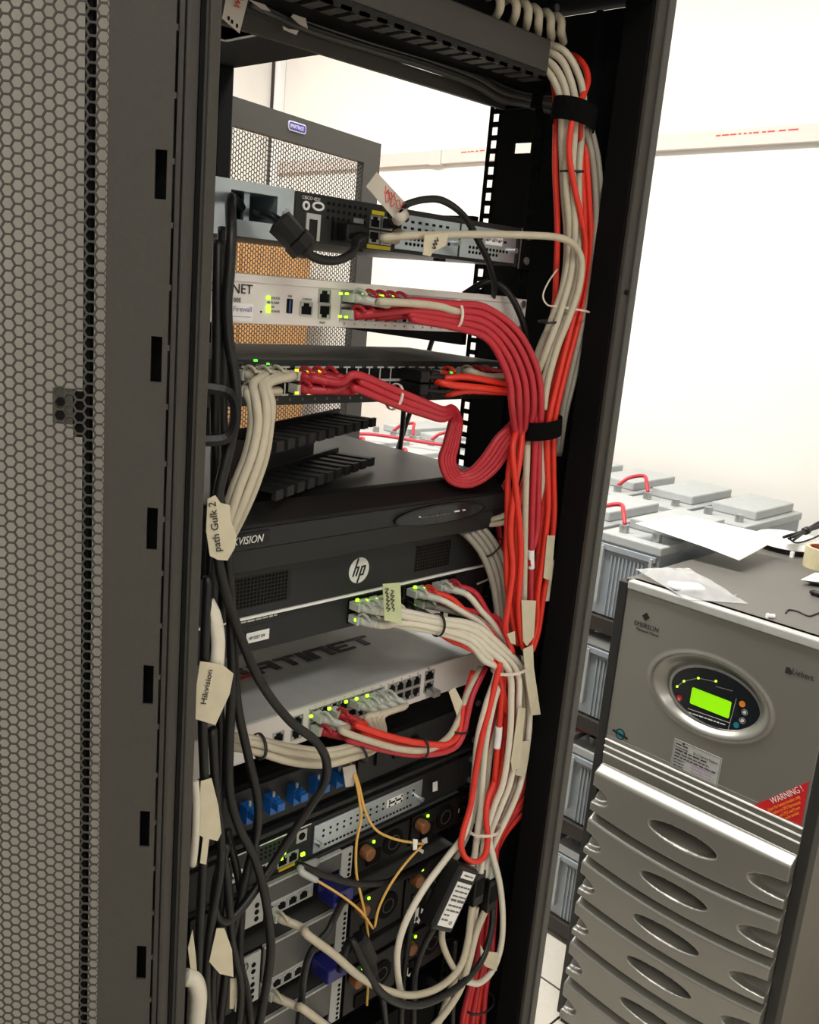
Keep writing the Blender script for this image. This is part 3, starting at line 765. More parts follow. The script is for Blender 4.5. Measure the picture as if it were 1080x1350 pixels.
for k, x in enumerate((.265, .295, .325, .355)): plain(od, 'blank_cover', 'black2', x-.006, x+.006, 1.09, 1.109, .005, -.002, bevel=.001)

# ---- second router ---------------------------------------------------------------
r2 = device('router', 'black one-unit router with a silver slot plate, lower of the two routers', 'router', 1.0015, 1.0465, .26, 'hpface', 'grey', x1=.455)
for xa, xb in ((.084, .118), (.128, .165), (.178, .199)): plain(r2, 'edge_line', 'stripe', xa, xb, 1.0455, 1.0466, .001)
plain(r2, 'interface_slot', 'silver', .2035, .3800, 1.0060, 1.0415, .0020, bevel=.0005)
for j in range(2):
    for i in range(15): plain(r2, 'louvre', 'dark', .216+.0105*i, .2185+.0105*i, 1.0300-.0070*j, 1.0325-.0070*j, .0005, -.002)
for i in range(26): plain(r2, 'vent_slot', 'dark', .214+.0058*i, .2175+.0058*i, 1.0105, 1.0130, .0004, -.002)
plain(r2, 'sticker', 'sheet', .318, .345, 1.0230, 1.0335, .0004, -.002); dashes(r2, 'ink', (.3210, -.0024, 1.0265), XD, UP, .020, .0035, 5)
for x in (.209, .374): MB().cyl((x, -.002, 1.018), (0,-1,0), .0034, .008, 10).build('thumb_screw', M['steel'], r2)
plain(r2, 'jack_plate', 'lgrey', .179, .1935, 1.0280, 1.0425, .0010); MB().cyl((.186, -.001, 1.0355), (0,-1,0), .0045, .001, 12).build('jack_hole', M['dark'], r2)
MB().ring((.1000, -.0002, 1.0250), XD, UP, NY, (.0070, .0042), (.0048, .0022), .0012, 20).build('port_ring', M['winkl'], r2)
MB().ring((.0880, -.0002, 1.0230), XD, UP, NY, (.0042, .0042), (.0022, .0022), .0012, 20).build('port_ring', M['winkl'], r2)
q = MB(); X, Z = .0945, 1.0085
q.box(X-.0095, X-.006, -.0012, 0, Z-.0065, Z+.0105).box(X+.006, X+.0095, -.0012, 0, Z-.0065, Z+.0105).box(X-.006, X+.006, -.0012, 0, Z+.006, Z+.0105).build('switch_frame', M['lgrey'], r2)
MB().box(X-.0055, X+.0055, -.002, 0, Z-.0065, Z+.005).build('rocker_switch', M['black2'], r2, bevel=.001)
for i in range(7):
    for j in range(3): MB().cyl((.131+.0058*i, -.0001, 1.0395-.0055*j), (0,-1,0), .0017, .0005, 6).build('vent_hole', M['dark'], r2)
plain(r2, 'port_trim', 'yellow', .1555, .1795, 1.0025, 1.0055, .002)
for x in (.134, .161, .1755): port(r2, x, 1.0135, .0142, .0135, frame='lgrey')
for u, v, ww, hh in ((375, 1118, .0036, .0042), (374, 1124, .0030, .0024), (399, 1126, .0034, .0022), (371, 1132, .0020, .0014)): led(r2, u, v, 'led', -.012, ww, hh)

# ---- servers at the bottom -----------------------------------------------------
def server(z0, z1, label, n):
    t = device('server', label, 'server', z0, z1, .42, 'black', 'grey', ears=False, yf=-.004, x0=.03, x1=.455)
    y = -.004
    plain(t, 'riser_cover', 'grey', .136, .243, z0+.020, z1-.002, .0035, y, bevel=.0006)
    plain(t, 'riser_edge', 'lgrey', .136, .243, z1-.0025, z1, .0050, y)
    ps = plain(t, 'port_strip', 'lgrey', .136, .2035, z0+.001, z0+.0190, .0030, y, bevel=.0005)
    for k in range(4): port(ps, .1425+.0155*k, z0+.0095, .0140, .0125, y-.003, frame='lgrey')
    vp = plain(t, 'vent_panel', 'lgrey', .1015, .1330, z0+.001, z1-.003, .0030, y, bevel=.0005)
    zz = z0+.008; k = 0
    while zz < z1-.012:
        MB().cyl((.1235, y-.003, zz), (0,-1,0), .0030 if k % 4 != 3 else .0015, .0005, 10).build('vent_hole', M['dark'], vp); zz += .0085; k += 1
    plain(t, 'side_block', 'black2', .040, .098, z0+.002, z1-.002, .0020, y, bevel=.0006)
    vg = plain(t, 'video_port', 'vga', .209, .2345, z0+.004, z0+.0155, .006, y, bevel=.0008)
    hd = MB().box(.2065, .2375, y-.036, y-.006, z0+.000, z0+.0190).build('video_plug', M['vga'], t, bevel=.002)
    pf = plain(t, 'perforated_plate', 'lgrey', .2445, .2620, z0+.002, z1-.003, .0030, y, bevel=.0005)
    zz = z0+.006
    while zz < z1-.008:
        MB().cyl((.2575, y-.003, zz), (0,-1,0), .0022, .0005, 8).build('vent_hole', M['dark'], pf); zz += .0068
    for k, xa in enumerate((.2665, .361)):
        pu = plain(t, 'power_supply', 'black2', xa, xa+.090, z0+.002, z1-.002, .004, y, bevel=.001)
        MB().cyl((xa+.062, y-.004, (z0+z1)/2), (0,-1,0), min(.018, (z1-z0)/2-.006), .0015, 16).build('fan_grille', M['dark'], pu)
        MB().ring((xa+.062, y-.0056, (z0+z1)/2), XD, UP, NY, (.010, .010), (.0085, .0085), .001, 16).build('fan_ring', M['frame'], pu)
        lt = MB().cyl((xa+.012, y-.004, z1-.014), (0,-1,0), .0085, .014, 12).build('latch', M['copper'], pu, bevel=.002)
        plain(pu, 'inlet', 'dark', xa+.018, xa+.040, z0+.006, z0+.024, .002, y-.004)
        MB().box(xa+.026, xa+.029, y-.006, y-.004, z1-.010, z1-.007).build('led', M['led'], pu)
    return t
sv = [server(.9535, .9985, 'one-unit server under the lower router, topmost of the servers', 0),
      server(.8525, .9205, 'silver-panelled server in the middle of the bottom three servers', 1),
      server(.752, .820, 'lowest server at the bottom edge, below the other silver-panelled servers', 2)]
text('()', .012, M['ink'], sv[1], (.1085, -.0078, .904), XD, UP)
MB().box(.03, .455, .0, .42, .40, .70).build('blank_cabinet_block', M['black'], rack)
for z0_, z1_ in ((.70, .75), (.822, .850), (.9225, .9515), (1.05, 1.058)):
    rk(MB().box(.02, .462, .03, .034, z0_+.001, z1_-.001), 'blanking_plate', 'black')

# ================================================================== POWER CABINET (UPS)
XU = 1.25; KU = (XU-CAM[0])/(1.4-CAM[0])
def uy(Y): return CAM[1]+(Y-CAM[1])*KU
def uz(Z): return CAM[2]+(Z-CAM[2])*KU
UYL, UYR, UZT = uy(.338), uy(-.135), uz(1.035)
ups = thing('power_cabinet', 'grey uninterruptible power cabinet with curved modules and green display', 'cabinet', (XU+.35, (UYL+UYR)/2, 0))
YD = np.array([0, -1.0, 0])      # reading direction on the front of the cabinet
NX = np.array([-1.0, 0, 0])
MB().box(XU+.046, XU+.70, UYR-.012, UYL+.012, .02, UZT-.001).build('case', M['upsside'], ups, bevel=.004)
MB().box(XU+.012, XU+.71, UYR-.014, UYL+.014, UZT-.001, UZT+.006).build('top_cover', M['upstop'], ups, bevel=.003)
MB().box(XU-.002, XU+.035, UYL+.0005, UYL+.022, .02, UZT).build('side_trim', M['upsdark'], ups, bevel=.002)
MB().box(XU-.002, XU+.035, UYR-.022, UYR-.0005, .02, UZT).build('side_trim', M['upsdark'], ups, bevel=.002)
MB().box(XU+.002, XU+.68, UYR-.01, UYL+.01, .0, .02).build('plinth', M['upsdark'], ups)
def field(name, ny, nz, fz, fd, mt, smooth=True):
    """front skin as a height field: fz(t, v) height, fd(y, z, t, v) depth towards the viewer"""
    vs, fs = [], []
    for j in range(nz+1):
        for i in range(ny+1):
            t = i/ny; v = j/nz; y = UYL+(UYR-UYL)*t; z = fz(t, v)
            vs.append((XU-fd(y, z, t, v), y, z))
    n1 = ny+1
    for j in range(nz):
        for i in range(ny): fs.append((j*n1+i, j*n1+i+1, (j+1)*n1+i+1, (j+1)*n1+i))
    nb = len(vs)
    # close to a thin solid with a skirt going back
    rim = [i for i in range(n1)]+[j*n1+ny for j in range(1, nz+1)]+[nz*n1+i for i in range(ny-1, -1, -1)]+[j*n1 for j in range(nz-1, 0, -1)]
    for r_ in rim: x, y, z = vs[r_]; vs.append((XU+.045, y, z))
    k = len(rim)
    for q in range(k): fs.append((rim[q], nb+q, nb+(q+1) % k, rim[(q+1) % k]))
    o = MB().add(vs, fs).build(name, M[mt], ups)
    fix_normals(o)
    if smooth:
        o.data.polygons.foreach_set('use_smooth', [True]*(ny*nz)+[False]*k)
    return o
OC = (uy(.1095), uz(.846)); OA, OB = .1375*KU, .086*KU
def sst(a, b, x):
    x = min(1, max(0, (x-a)/(b-a))); return x*x*(3-2*x)
def dish(y, z, t, v):
    r = math.hypot((y-OC[0])/OA, (z-OC[1])/OB)
    return .003*(sst(1.10, 1.0, r)) - .019*(1-sst(.74, 1.0, r))
ZS = uz(.660)
up = field('upper_front', 150, 120, lambda t, v: UZT-.012+(ZS-UZT+.012)*v, dish, 'upsface')
MB().box(XU-.004, XU+.03, UYR, UYL, UZT-.0115, UZT+.006).build('top_edge', M['lgrey'], ups, bevel=.003)
# three pale lines on a ribbed band
MB().box(XU, XU+.03, UYR, UYL, uz(.590), ZS).build('line_band', M['upsface'], ups)
for zz in (.6495, .633, .6165): MB().box(XU-.0035, XU+.001, UYR, UYL, uz(zz)-.0017, uz(zz)+.0017).build('pale_line', M['stripe'], ups, bevel=.0008)
SAG = .020*KU
mt_ = [uz(q) for q in (.590, .4625, .3475, .235, .122, .008)]+[.022]
for k in range(6):
    za, zb = mt_[k], mt_[k+1]
    if k == 0: za = uz(.5885)
    hh = za-zb
    def fz(t, v, za=za, zb=zb, k=k):
        s_ = SAG*4*t*(1-t)
        sa = 0 if k == 0 and v == 0 else s_
        sb = s_ if k < 5 else 0
        return (za-sa)*(1-v)+(zb-sb)*v if k else za*(1-v)+(zb-sb)*v
    def fd(y, z, t, v, hh=hh, k=k):
        d = .024*sst(0, .17, v)**.8-.024*sst(.90, 1.0, v)
        a = (t-.5)*(UYL-UYR); zc = (.52-v)*hh
        r = math.hypot(a/(.085*KU), (zc)/(.0205*KU))
        rec = 1-sst(.84, 1.0, r)
        d -= rec*(.006+.052*sst(-1.0, .75, zc/(.0205*KU)))
        for side, wd_s in ((0, .046), (1, .084)):
            aa = (t-side)*(UYL-UYR)
            r2 = math.hypot(aa/(wd_s*KU), (zc+.008)/(.022*KU))
            d -= .034*(1-sst(.78, 1.0, r2))*(.5+.5*sst(-1, .8, (zc+.008)/(.022*KU)))
        return d
    field('battery_module', 180, 64, fz, fd, 'upsface')
    MB().box(XU+.012, XU+.029, UYR, UYL, zb-.004, zb+.004).build('module_gap', M['dark'], ups)
MB().box(XU+.004, XU+.029, UYR, UYL, mt_[0]-.03, mt_[0]+.006).build('module_gap', M['dark'], ups)
# display
dc = np.array([XU+.0165, uy(.099), uz(.840)])
disp = MB().prism([(.1035*KU*math.cos(q), .0635*KU*math.sin(q)) for q in np.arange(56)*2*math.pi/56], dc, YD, UP, NX, .004).build('display', M['glass'], ups); fix_normals(disp)
MB().ring(dc, YD, UP, NX, (.1085*KU, .0685*KU), (.1025*KU, .0625*KU), .007, 56).build('display_rim', M['steel'], disp, smooth=False)
df = dc+NX*.0042
def dpt(u, v): p_ = XP(u, v, XU+.012); return np.array([df[0], p_[1], p_[2]])
a, b = dpt(914, 908), dpt(960, 945)
l = fix_normals(MB().prism(rrect(abs(a[1]-b[1])+.004, abs(a[2]-b[2])+.006, .003), (a+b)/2, YD, UP, NX, .001).build('screen', M['lcd'], disp))
for u, v in ((893, 905), (902, 898), (921, 894), (944, 898)):
    c = dpt(u, v); MB().cyl(c, NX, .0024, .0012, 10).build('led', M['led'], disp)
for pa, pb in (((893, 905), (902, 898)), ((902, 898), (921, 894)), ((921, 894), (944, 899)), ((944, 905), (966, 911)), ((907, 934), (962, 953)), ((960, 962), (971, 921))):
    a, b = dpt(*pa), dpt(*pb); MB().tube([a, b], .0006, 5).build('printed_line', M['lgrey'], disp)
for u, v, mt, r_ in ((896, 920, 'warn', .0062), (979, 928, 'orange', .0062), (982, 939, 'winkl', .0034), (979, 950, 'winkl', .0034), (971, 956, 'teal', .0058)):
    c = dpt(u, v); MB().cyl(c, NX, r_, .0016, 16).build('button', M[mt], disp)
    if mt == 'winkl': MB().ring(c, YD, UP, NX, (.0062, .0062), (.0054, .0054), .001, 18).build('button_ring', M['lgrey'], disp)
text('X', .010, M['winkl'], disp, dpt(893.5, 922.5)+NX*.0016, YD, UP)
a = dpt(907, 938); b = dpt(957, 955); dashes(disp, 'winkl', a-UP*.003, b-a, UP, np.linalg.norm(b-a), .0034, 11)
def utext(s_, size, mt, u, v, **k): p_ = XP(u, v, XU); return text(s_, size, M[mt], ups, np.array([XU, p_[1], p_[2]]), YD, UP, **k)
utext('EMERSON', .0145, 'ink', 836, 823, sx=.9); utext('Network Power', .0088, 'ink', 839, 830, sx=.9)
p = XP(852, 813, XU); 
for q in range(4):
    t_ = math.radians(90*q); MB().obox((XU-.0006, p[1]+.0045*math.cos(t_), p[2]+.0045*math.sin(t_)), (.0005,0,0), (0,.0022,.0022), (0,-.0022,.0022)).build('logo_mark', M['ink'], ups)
utext('Liebert', .0160, 'ink', 1044, 888, sx=.86)
p = XP(1040, 885, XU)
fix_normals(MB().prism([(-.006,-.005),(.006,-.005),(.006,.002),(.0,.008),(-.006,.006)], (XU-.0002, p[1], p[2]), YD, UP, NX, .0008).build('logo_mark', M['ink'], ups))
# round sticker
p = XP(818, 968, XU); cc = np.array([XU-.0002, p[1], p[2]])
fix_normals(MB().prism([(.0115*math.cos(q), .0125*math.sin(q)) for q in np.arange(24)*2*math.pi/24], cc, YD, UP, NX, .0006).build('round_sticker', M['ink'], ups))
fix_normals(MB().prism([(.0088*math.cos(q), .0098*math.sin(q)) for q in np.arange(24)*2*math.pi/24], cc+NX*.0006, YD, UP, NX, .0004).build('sticker_disc', M['teal'], ups))
MB().obox(cc+NX*.0012, (.0003,0,0), (0,.019,.003), (0,-.0003,.0024)).build('sticker_wing', M['ink'], ups)
# service sticker
a, b = XP(890, 973, XU), XP(946, 1037, XU)
ss = MB().box(XU-.0008, XU, b[1], a[1], b[2], a[2]).build('service_sticker', M['lgrey'], ups)
w_, h_ = a[1]-b[1], a[2]-b[2]
for z_ in (a[2]-.002, b[2]+.002): MB().box(XU-.0011, XU-.0008, b[1]+.002, a[1]-.002, z_-.0004, z_+.0004).build('border_line', M['gink'], ss)
for y_ in (a[1]-.002, b[1]+.002): MB().box(XU-.0011, XU-.0008, y_-.0004, y_+.0004, b[2]+.002, a[2]-.002).build('border_line', M['gink'], ss)
text('24 x 7 Service Support', .0072, M['ink'], ss, (XU-.0008, a[1]-.044, a[2]-.0165), YD, UP, sx=.80)
for k, (st_, ln, hh_) in enumerate(((.005, .026, .0034), (.005, .026, .0026), (.005, .068, .0046), (.005, .075, .0034), (.005, .090, .0034), (.005, .022, .0030), (.005, .022, .0030), (.005, .022, .0030))):
    dashes(ss, 'ink', (XU-.0008, a[1]-st_, a[2]-.0105-.0066*k), YD, UP, ln, hh_, 20+k)
for k in range(3): dashes(ss, 'purple', (XU-.0008, a[1]-.044, b[2]+.007+.007*k), YD, UP, .045, .0034, 40+k)
MB().cyl((XU-.0008, a[1]-.021, a[2]-.004), NX, .0025, .0004, 10).build('logo_mark', M['ink'], ss)
# warning triangle
A_, B_, C_ = [XP(u, v, XU) for u, v in ((993, 1062), (1067, 1030), (1057, 1088))]
wt = MB().add([(XU, *A_[1:]), (XU, *B_[1:]), (XU, *C_[1:]), (XU-.0008, *A_[1:]), (XU-.0008, *B_[1:]), (XU-.0008, *C_[1:])], [(0,1,2),(3,5,4),(0,3,4,1),(1,4,5,2),(2,5,3,0)]).build('warning_sticker', M['warn'], ups); fix_normals(wt)
wd_ = np.array([0, *(B_-A_)[1:]]); wd_ /= np.linalg.norm(wd_)
def wtx(s_, size, mt, u, v, sx): p_ = XP(u, v, XU); text(s_, size, M[mt], wt, (XU-.0008, p_[1], p_[2]), wd_, UP, sx=sx)
wtx('WARNING !', .0165, 'winkl', 1019, 1060, .82)
wtx('Open the battery breaker only', .0085, 'orange', 1014, 1069.5, .70); wtx('Before to UPS Maintenance', .0085, 'orange', 1021, 1073.5, .66)
wtx('and UPS Load Power', .0085, 'orange', 1029, 1077, .66); wtx('to be avoided', .0085, 'orange', 1037, 1080, .66)

# ================================================================== BATTERY RACK
XB = 1.485
bt = thing('battery_rack', 'brown steel battery stand with four tiers against the white wall', 'stand', (XB+.38, 1.1, 0))
TIER = [.060, .345, .640, .905]
BW, BL, BH, BP = .172, .36, .205, .190
BY0 = .315
NB = 8
for z in TIER:
    for xa in (XB-.008, XB+.36, XB+.42, XB+.79): MB().box(xa, xa+.03, BY0-.03, BY0+NB*BP+.02, z-.040, z-.002).build('beam', M['shelf'], bt, bevel=.002)
for xa in (XB-.004, XB+.78):
    for y_ in (BY0-.04, BY0+.75, BY0+NB*BP+.02): MB().box(xa, xa+.03, y_, y_+.03, .0, .905).build('upright', M['shelf'], bt, bevel=.002)
def battery_proto():
    t = thing('storage_battery', '', 'battery', (0, 0, 0))
    MB().box(.004, BL-.004, -BW/2+.003, BW/2-.003, 0, BH-.022).build('case', M['batt'], t, bevel=.003)
    MB().box(0, BL, -BW/2, BW/2, BH-.022, BH).build('lid', M['battlid'], t, bevel=.003)
    MB().box(.10, BL-.02, -BW/2+.02, BW/2-.02, BH, BH+.026).build('raised_cover', M['battlid'], t, bevel=.004)
    rib = mesh_at(MB().box(-.004, 0, -.0022, .0022, .004, BH-.05), 'rib', M['batt'])
    for k in range(9): put(rib, 'rib', t, (.004, -.052+.0104*k+.01, 0))
    for s_ in (-1, 1):
        MB().box(-.007, .004, s_*.066-.004, s_*.066+.004, .03, BH-.03).build('handle_rail', M['battlid'], t, bevel=.001)
        MB().cyl((.045, s_*.045, BH), (0,0,1), .012, .020, 10).build('terminal', M['steel'], t, bevel=.001)
    MB().box(-.004, .004, -BW/2+.01, BW/2-.01, BH-.040, BH-.026).build('front_ledge', M['batt'], t, bevel=.001)
    return t
def copy_tree(o, parent=None):
    c = o.copy(); COL.objects.link(c); c.parent = parent
    for ch in o.children: copy_tree(ch, c)
    return c
bp_ = battery_proto(); first = True
for ti, z in enumerate(TIER):
    for row in range(2):
        for i in range(NB):
            if ti < 3 and (row == 1 or i > 2): continue
            o = bp_ if first else copy_tree(bp_); first = False
            o.location = (XB+.0+row*.42, BY0+BP*i+BW/2, z)
            nth = ['first', 'second', 'third', 'fourth', 'fifth', 'sixth', 'seventh', 'eighth'][i]
            tn = ['bottom', 'second-lowest', 'second-highest', 'top'][ti]
            o['label'] = 'grey ribbed battery on the %s tier, %s row, %s from the power cabinet' % (tn, ['front', 'wall'][row], nth)
            o['group'] = 'batteries on the brown steel stand'
def wcable(name, label, colour, pts, r, cat='cable', group=None):
    return tag(MB().tube(cr(pts, 6), r, 8).build(name, M[colour], None, smooth=True), label, cat, group)
for row in range(2):
    for i in range(NB-1):
        if row == 1 and i == 0: continue
        ya = BY0+BP*i+BW/2+.045; yb = ya+BP-.09; x = XB+.42*row+.045; zt = TIER[3]+BH+.018
        wcable('battery_link', 'red battery link on the top tier, %s row, %s from the cabinet' % (['front', 'wall'][row], ['first','second','third','fourth','fifth','sixth','seventh'][i]), 'crimson',
               [(x, ya, zt), (x+.02, ya+.02, zt+.025), (x+.05, (ya+yb)/2, zt+.035), (x+.02, yb-.02, zt+.025), (x, yb, zt)], .0055, group='red battery link cables')
wcable('battery_link', 'long red cable lying over the far batteries behind the finger duct', 'crimson', [(XB+.10, 1.62, 1.15), (XB+.2, 1.5, 1.160), (XB+.3, 1.30, 1.158), (XB+.45, 1.2, 1.16)], .0055, group='red battery link cables')
for z in TIER[:3]:
    wcable('battery_link', 'red link cable at the front of the %s battery tier' % ['bottom', 'second-lowest', 'second-highest'][TIER.index(z)], 'crimson',
           [(XB+.045, BY0+BW/2+.045, z+BH+.030), (XB+.01, BY0+BW+.005, z+BH+.034), (XB-.02, BY0+BW+.03, z+BH+.025), (XB-.022, BY0+BW+.08, z+BH+.02)], .0055)

# ================================================================== THINGS ON THE CABINET
ZT = UZT+.006
# sheet of paper bridging cabinet and batteries
cs = [ZP(838, 690, 1.146), ZP(905, 680, 1.149), ZP(1030, 708, 1.146), ZP(975, 737, 1.122)]
vs, fs, N_ = [], [], 10
for j in range(N_+1):
    for i in range(N_+1):
        a, b = i/N_, j/N_
        p = cs[0]*(1-a)*(1-b)+cs[1]*a*(1-b)+cs[2]*a*b+cs[3]*(1-a)*b
        vs.append(p+np.array([0, 0, .006*math.sin(a*3.1)*math.sin(b*3.4)-.012*max(0, b-.7)*(1-a)]))
for j in range(N_):
    for i in range(N_): fs.append((j*(N_+1)+i, j*(N_+1)+i+1, (j+1)*(N_+1)+i+1, (j+1)*(N_+1)+i))
o = MB().add(vs, fs).build('paper_sheet', M['sheet'], None, smooth=True)
sm = o.modifiers.new('solid', 'SOLIDIFY'); sm.thickness = .0006
tag(o, 'blank white paper sheet lying across the batteries and the power cabinet', 'paper')
# plastic bag
cs = [ZP(838, 750, ZT+.012), ZP(905, 752, ZT+.014), ZP(987, 796, ZT+.002), ZP(905, 790, ZT+.002)]
vs, fs, N_ = [], [], 16
random.seed(3)
for j in range(N_+1):
    for i in range(N_+1):
        a, b = i/N_, j/N_
        p = cs[0]*(1-a)*(1-b)+cs[1]*a*(1-b)+cs[2]*a*b+cs[3]*(1-a)*b
        e = min(a, 1-a, b, 1-b)
        vs.append(p+np.array([0, 0, .022*sst(0, .35, e)+random.uniform(0, .004)*(e > 0)]))
for j in range(N_):
    for i in range(N_): fs.append((j*(N_+1)+i, j*(N_+1)+i+1, (j+1)*(N_+1)+i+1, (j+1)*(N_+1)+i))
o = thing('plastic_bag', 'crumpled clear plastic bag lying on the power cabinet', 'bag', ZP(905, 770, ZT))
MB().add(vs, fs).build('film', M['bag'], o, smooth=True)
wt_ = MB(); c = ZP(905, 775, ZT+.008); wt_.prism(rrect(.07, .045, .012), c, (.8, -.6, 0), (.6, .8, 0), UP, .006)
fix_normals(wt_.build('contents', M['sheet'], o, bevel=.002))
MB().cyl(ZP(965, 788, ZT+.002), (1, -.4, .3), .004, .012, 8).build('screw', M['steel'], o)
# round white device with a dark rim, and its black cord bundle
c = ZP(1040, 722, ZT); c[2] = ZT
t = thing('access_point', 'round white wireless unit with dark underside on the power cabinet', 'device', c)
MB().cyl(c+(0,0,.001), (0,0,1), .085, .012, 40).build('base', M['black2'], t, bevel=.002)
MB().cyl(c+(0,0,.013), (0,0,1), .092, .014, 40, r2=.080).build('cover', M['sheet'], t, bevel=.004)
MB().box(c[0]-.093, c[0]-.085, c[1]-.05, c[1]-.042, ZT, ZT+.014).build('clip', M['sheet'], t)
t = thing('cord_bundle', 'folded black cord bundle resting on the round white unit', 'cord', c+(0,0,.03))
a, b = ZP(1040, 710, ZT+.045), ZP(1085, 690, ZT+.065)
for k in range(5):
    o_ = np.array([0, .004*(k-2), .003*(k % 2)]); mid = (a+b)/2
    MB().tube(cr([a+o_*1.6, a*.7+b*.3+o_*.7, mid+o_*.4, a*.3+b*.7+o_*.8, b+o_*1.4], 5), .0035, 7).build('cord_turn', M['rubber'], t, smooth=True)
MB().tube([(a+b)/2-(b-a)*.04, (a+b)/2+(b-a)*.04], .010, 10).build('wrap', M['rubber'], t, smooth=True)
MB().tube(cr([a+(0,0,.0), a+(.03,-.01,-.012), (a+b)/2+(0,-.02,-.014), b+(-.01,-.02,-.012)], 6), .0022, 6).build('loose_end', M['rubber'], t, smooth=True)
# tape roll
c = ZP(1083, 748, ZT); c[2] = ZT
t = thing('tape_roll', 'roll of beige packing tape at the right edge on the power cabinet', 'tape', c)
MB().ring(c, (1,0,0), (0,1,0), UP, (.042, .042), (.034, .034), .048, 40).build('tape', M['tape'], t)
MB().ring(c+(0,0,.0005), (1,0,0), (0,1,0), UP, (.034, .034), (.031, .031), .047, 40).build('core', M['brown'], t)
# small odds and ends
c = ZP(1013, 812, ZT+.004)
t = thing('wall_plug', 'tiny pale plastic plug lying on the power cabinet', 'plug', c-(0,0,.004))
MB().cyl(c, (.7, -.7, 0), .0045, .012, 8).build('barrel', M['sheet'], t); MB().cyl(c-np.array((.7,-.7,0))*.003, (.7, -.7, 0), .006, .003, 8).build('collar', M['sheet'], t)
tag(MB().tube(cr([ZP(u, v, ZT+.002) for u, v in ((1036, 808), (1040, 804), (1052, 806), (1066, 812), (1074, 810), (1084, 806))], 6), .0016, 6).build('wire_scrap', M['rubber'], None, smooth=True), 'thin bent black wire scrap on the power cabinet', 'wire')
a, b = ZP(1068, 780, ZT+.006), ZP(1095, 788, ZT+.006)
t = thing('marker_pen', 'black marker pen at the right edge on the power cabinet', 'pen', (a+b)/2-(0,0,.006))
MB().tube([a, a*.8+b*.2, b], [.003, .006, .006], 10).build('barrel', M['rubber'], t, smooth=True); MB().tube([a*.9+b*.1, a*.8+b*.2], [.0055, .0065], 10).build('cap', M['black2'], t, smooth=True)
a = ZP(1085, 765, ZT+.012)
t = thing('white_scoop', 'white curved plastic piece with dark underside beside the tape roll', 'plastic piece', a-(0,0,.012))
MB().add([a+(-.045,.03,0), a+(.03,.03,.004), a+(.04,-.03,.004), a+(-.0,-.035,.0), a+(-.01,.0,.018)], [(0,1,4),(1,2,4),(2,3,4),(3,0,4)]).build('shell', M['sheet'], t, smooth=True)
MB().add([a+(-.04,.028,-.002), a+(.03,.028,-.012), a+(.035,-.03,-.012), a+(-.0,-.032,-.010)], [(0,1,2,3)]).build('underside', M['black2'], t)
# tan cupboard by the back wall
t = thing('cupboard', 'tan wooden cupboard against the back wall behind the open rear door', 'cupboard', (1.86, 2.76, 0))
MB().box(1.50, 2.225, 2.56, 2.98, .06, 1.752).build('carcass', M['wood'], t, bevel=.003)
for xa, xb in ((1.505, 1.860), (1.864, 2.220)):
    d_ = MB().box(xa, xb, 2.54, 2.558, .07, 1.745).build('door', M['wood'], t, bevel=.002)
    xx = 1.845 if xa < 1.7 else 1.880
    MB().box(xx-.005, xx+.005, 2.52, 2.54, .88, 1.0).build('handle', M['steel'], d_, bevel=.002)
MB().box(1.52, 2.2, 2.58, 2.97, 0, .06).build('plinth', M['shelf'], t)

# ================================================================== CABLES
def wpt(p):
    return np.array(p[1:], float) if p[0] == 'w' else FP(*p)
def path(pix, dY=0.0):
    return cr([wpt(p) for p in pix])
def flag(parent, name, mt, px, Y, t=.0007, tilt=0.0):
    """paper or plastic tag: outline given at picture corners on the plane Y (one side may be turned away by tilt)"""
    pts = [FP(u, v, Y) for u, v in px]
    cx = sum(p[0] for p in pts)/len(pts)
    pts = [FP(u, v, Y+tilt*(p[0]-cx)) for (u, v), p in zip(px, pts)]
    k = len(pts); back = [p+np.array([0, t, 0]) for p in pts]
    o = MB().add(pts+back, [tuple(range(k)), tuple(range(k, 2*k))[::-1]]+[(i, i+k, (i+1) % k+k, (i+1) % k) for i in range(k)]).build(name, M[mt], parent)
    fix_normals(o); return o
def scribble(parent, mt, a, b, Y, h, n, r=.0005):
    """handwritten line between two picture points"""
    A, B = FP(*a, Y), FP(*b, Y); d = B-A; L = np.linalg.norm(d); d /= L; nn = np.cross(d, NY); pts = []
    rg = random.Random(int(a[0]*7+a[1]))
    for k in range(n*2+1): pts.append(A+d*L*k/(2*n)+nn*h*(rg.uniform(.3, 1) if k % 2 else -rg.uniform(.2, .9)))
    return MB().tube(cr(pts, 3), r, 5).build('handwriting', M[mt], parent, smooth=True)
def band(name, label, cat, mt, u, v, Y, rx, ry, h, tilt=0.0, thick=.0016, group=None, lean=0.0):
    """strap or tie around a bundle"""
    c = FP(u, v, Y); n = np.array([lean, 0, 1.0]); n /= np.linalg.norm(n); a = np.array([n[2], 0, -n[0]]); a = a+np.array([0, 0, tilt]); a /= np.linalg.norm(a)
    n = np.cross(a, np.array([0, 1.0, 0])); 
    o = MB().ring(c-n*h/2, a, (0, 1, 0), n, (rx+thick, ry+thick), (rx, ry), h, 30).build(name, M[mt], None)
    fix_normals(o)
    return tag(o, label, cat, group)

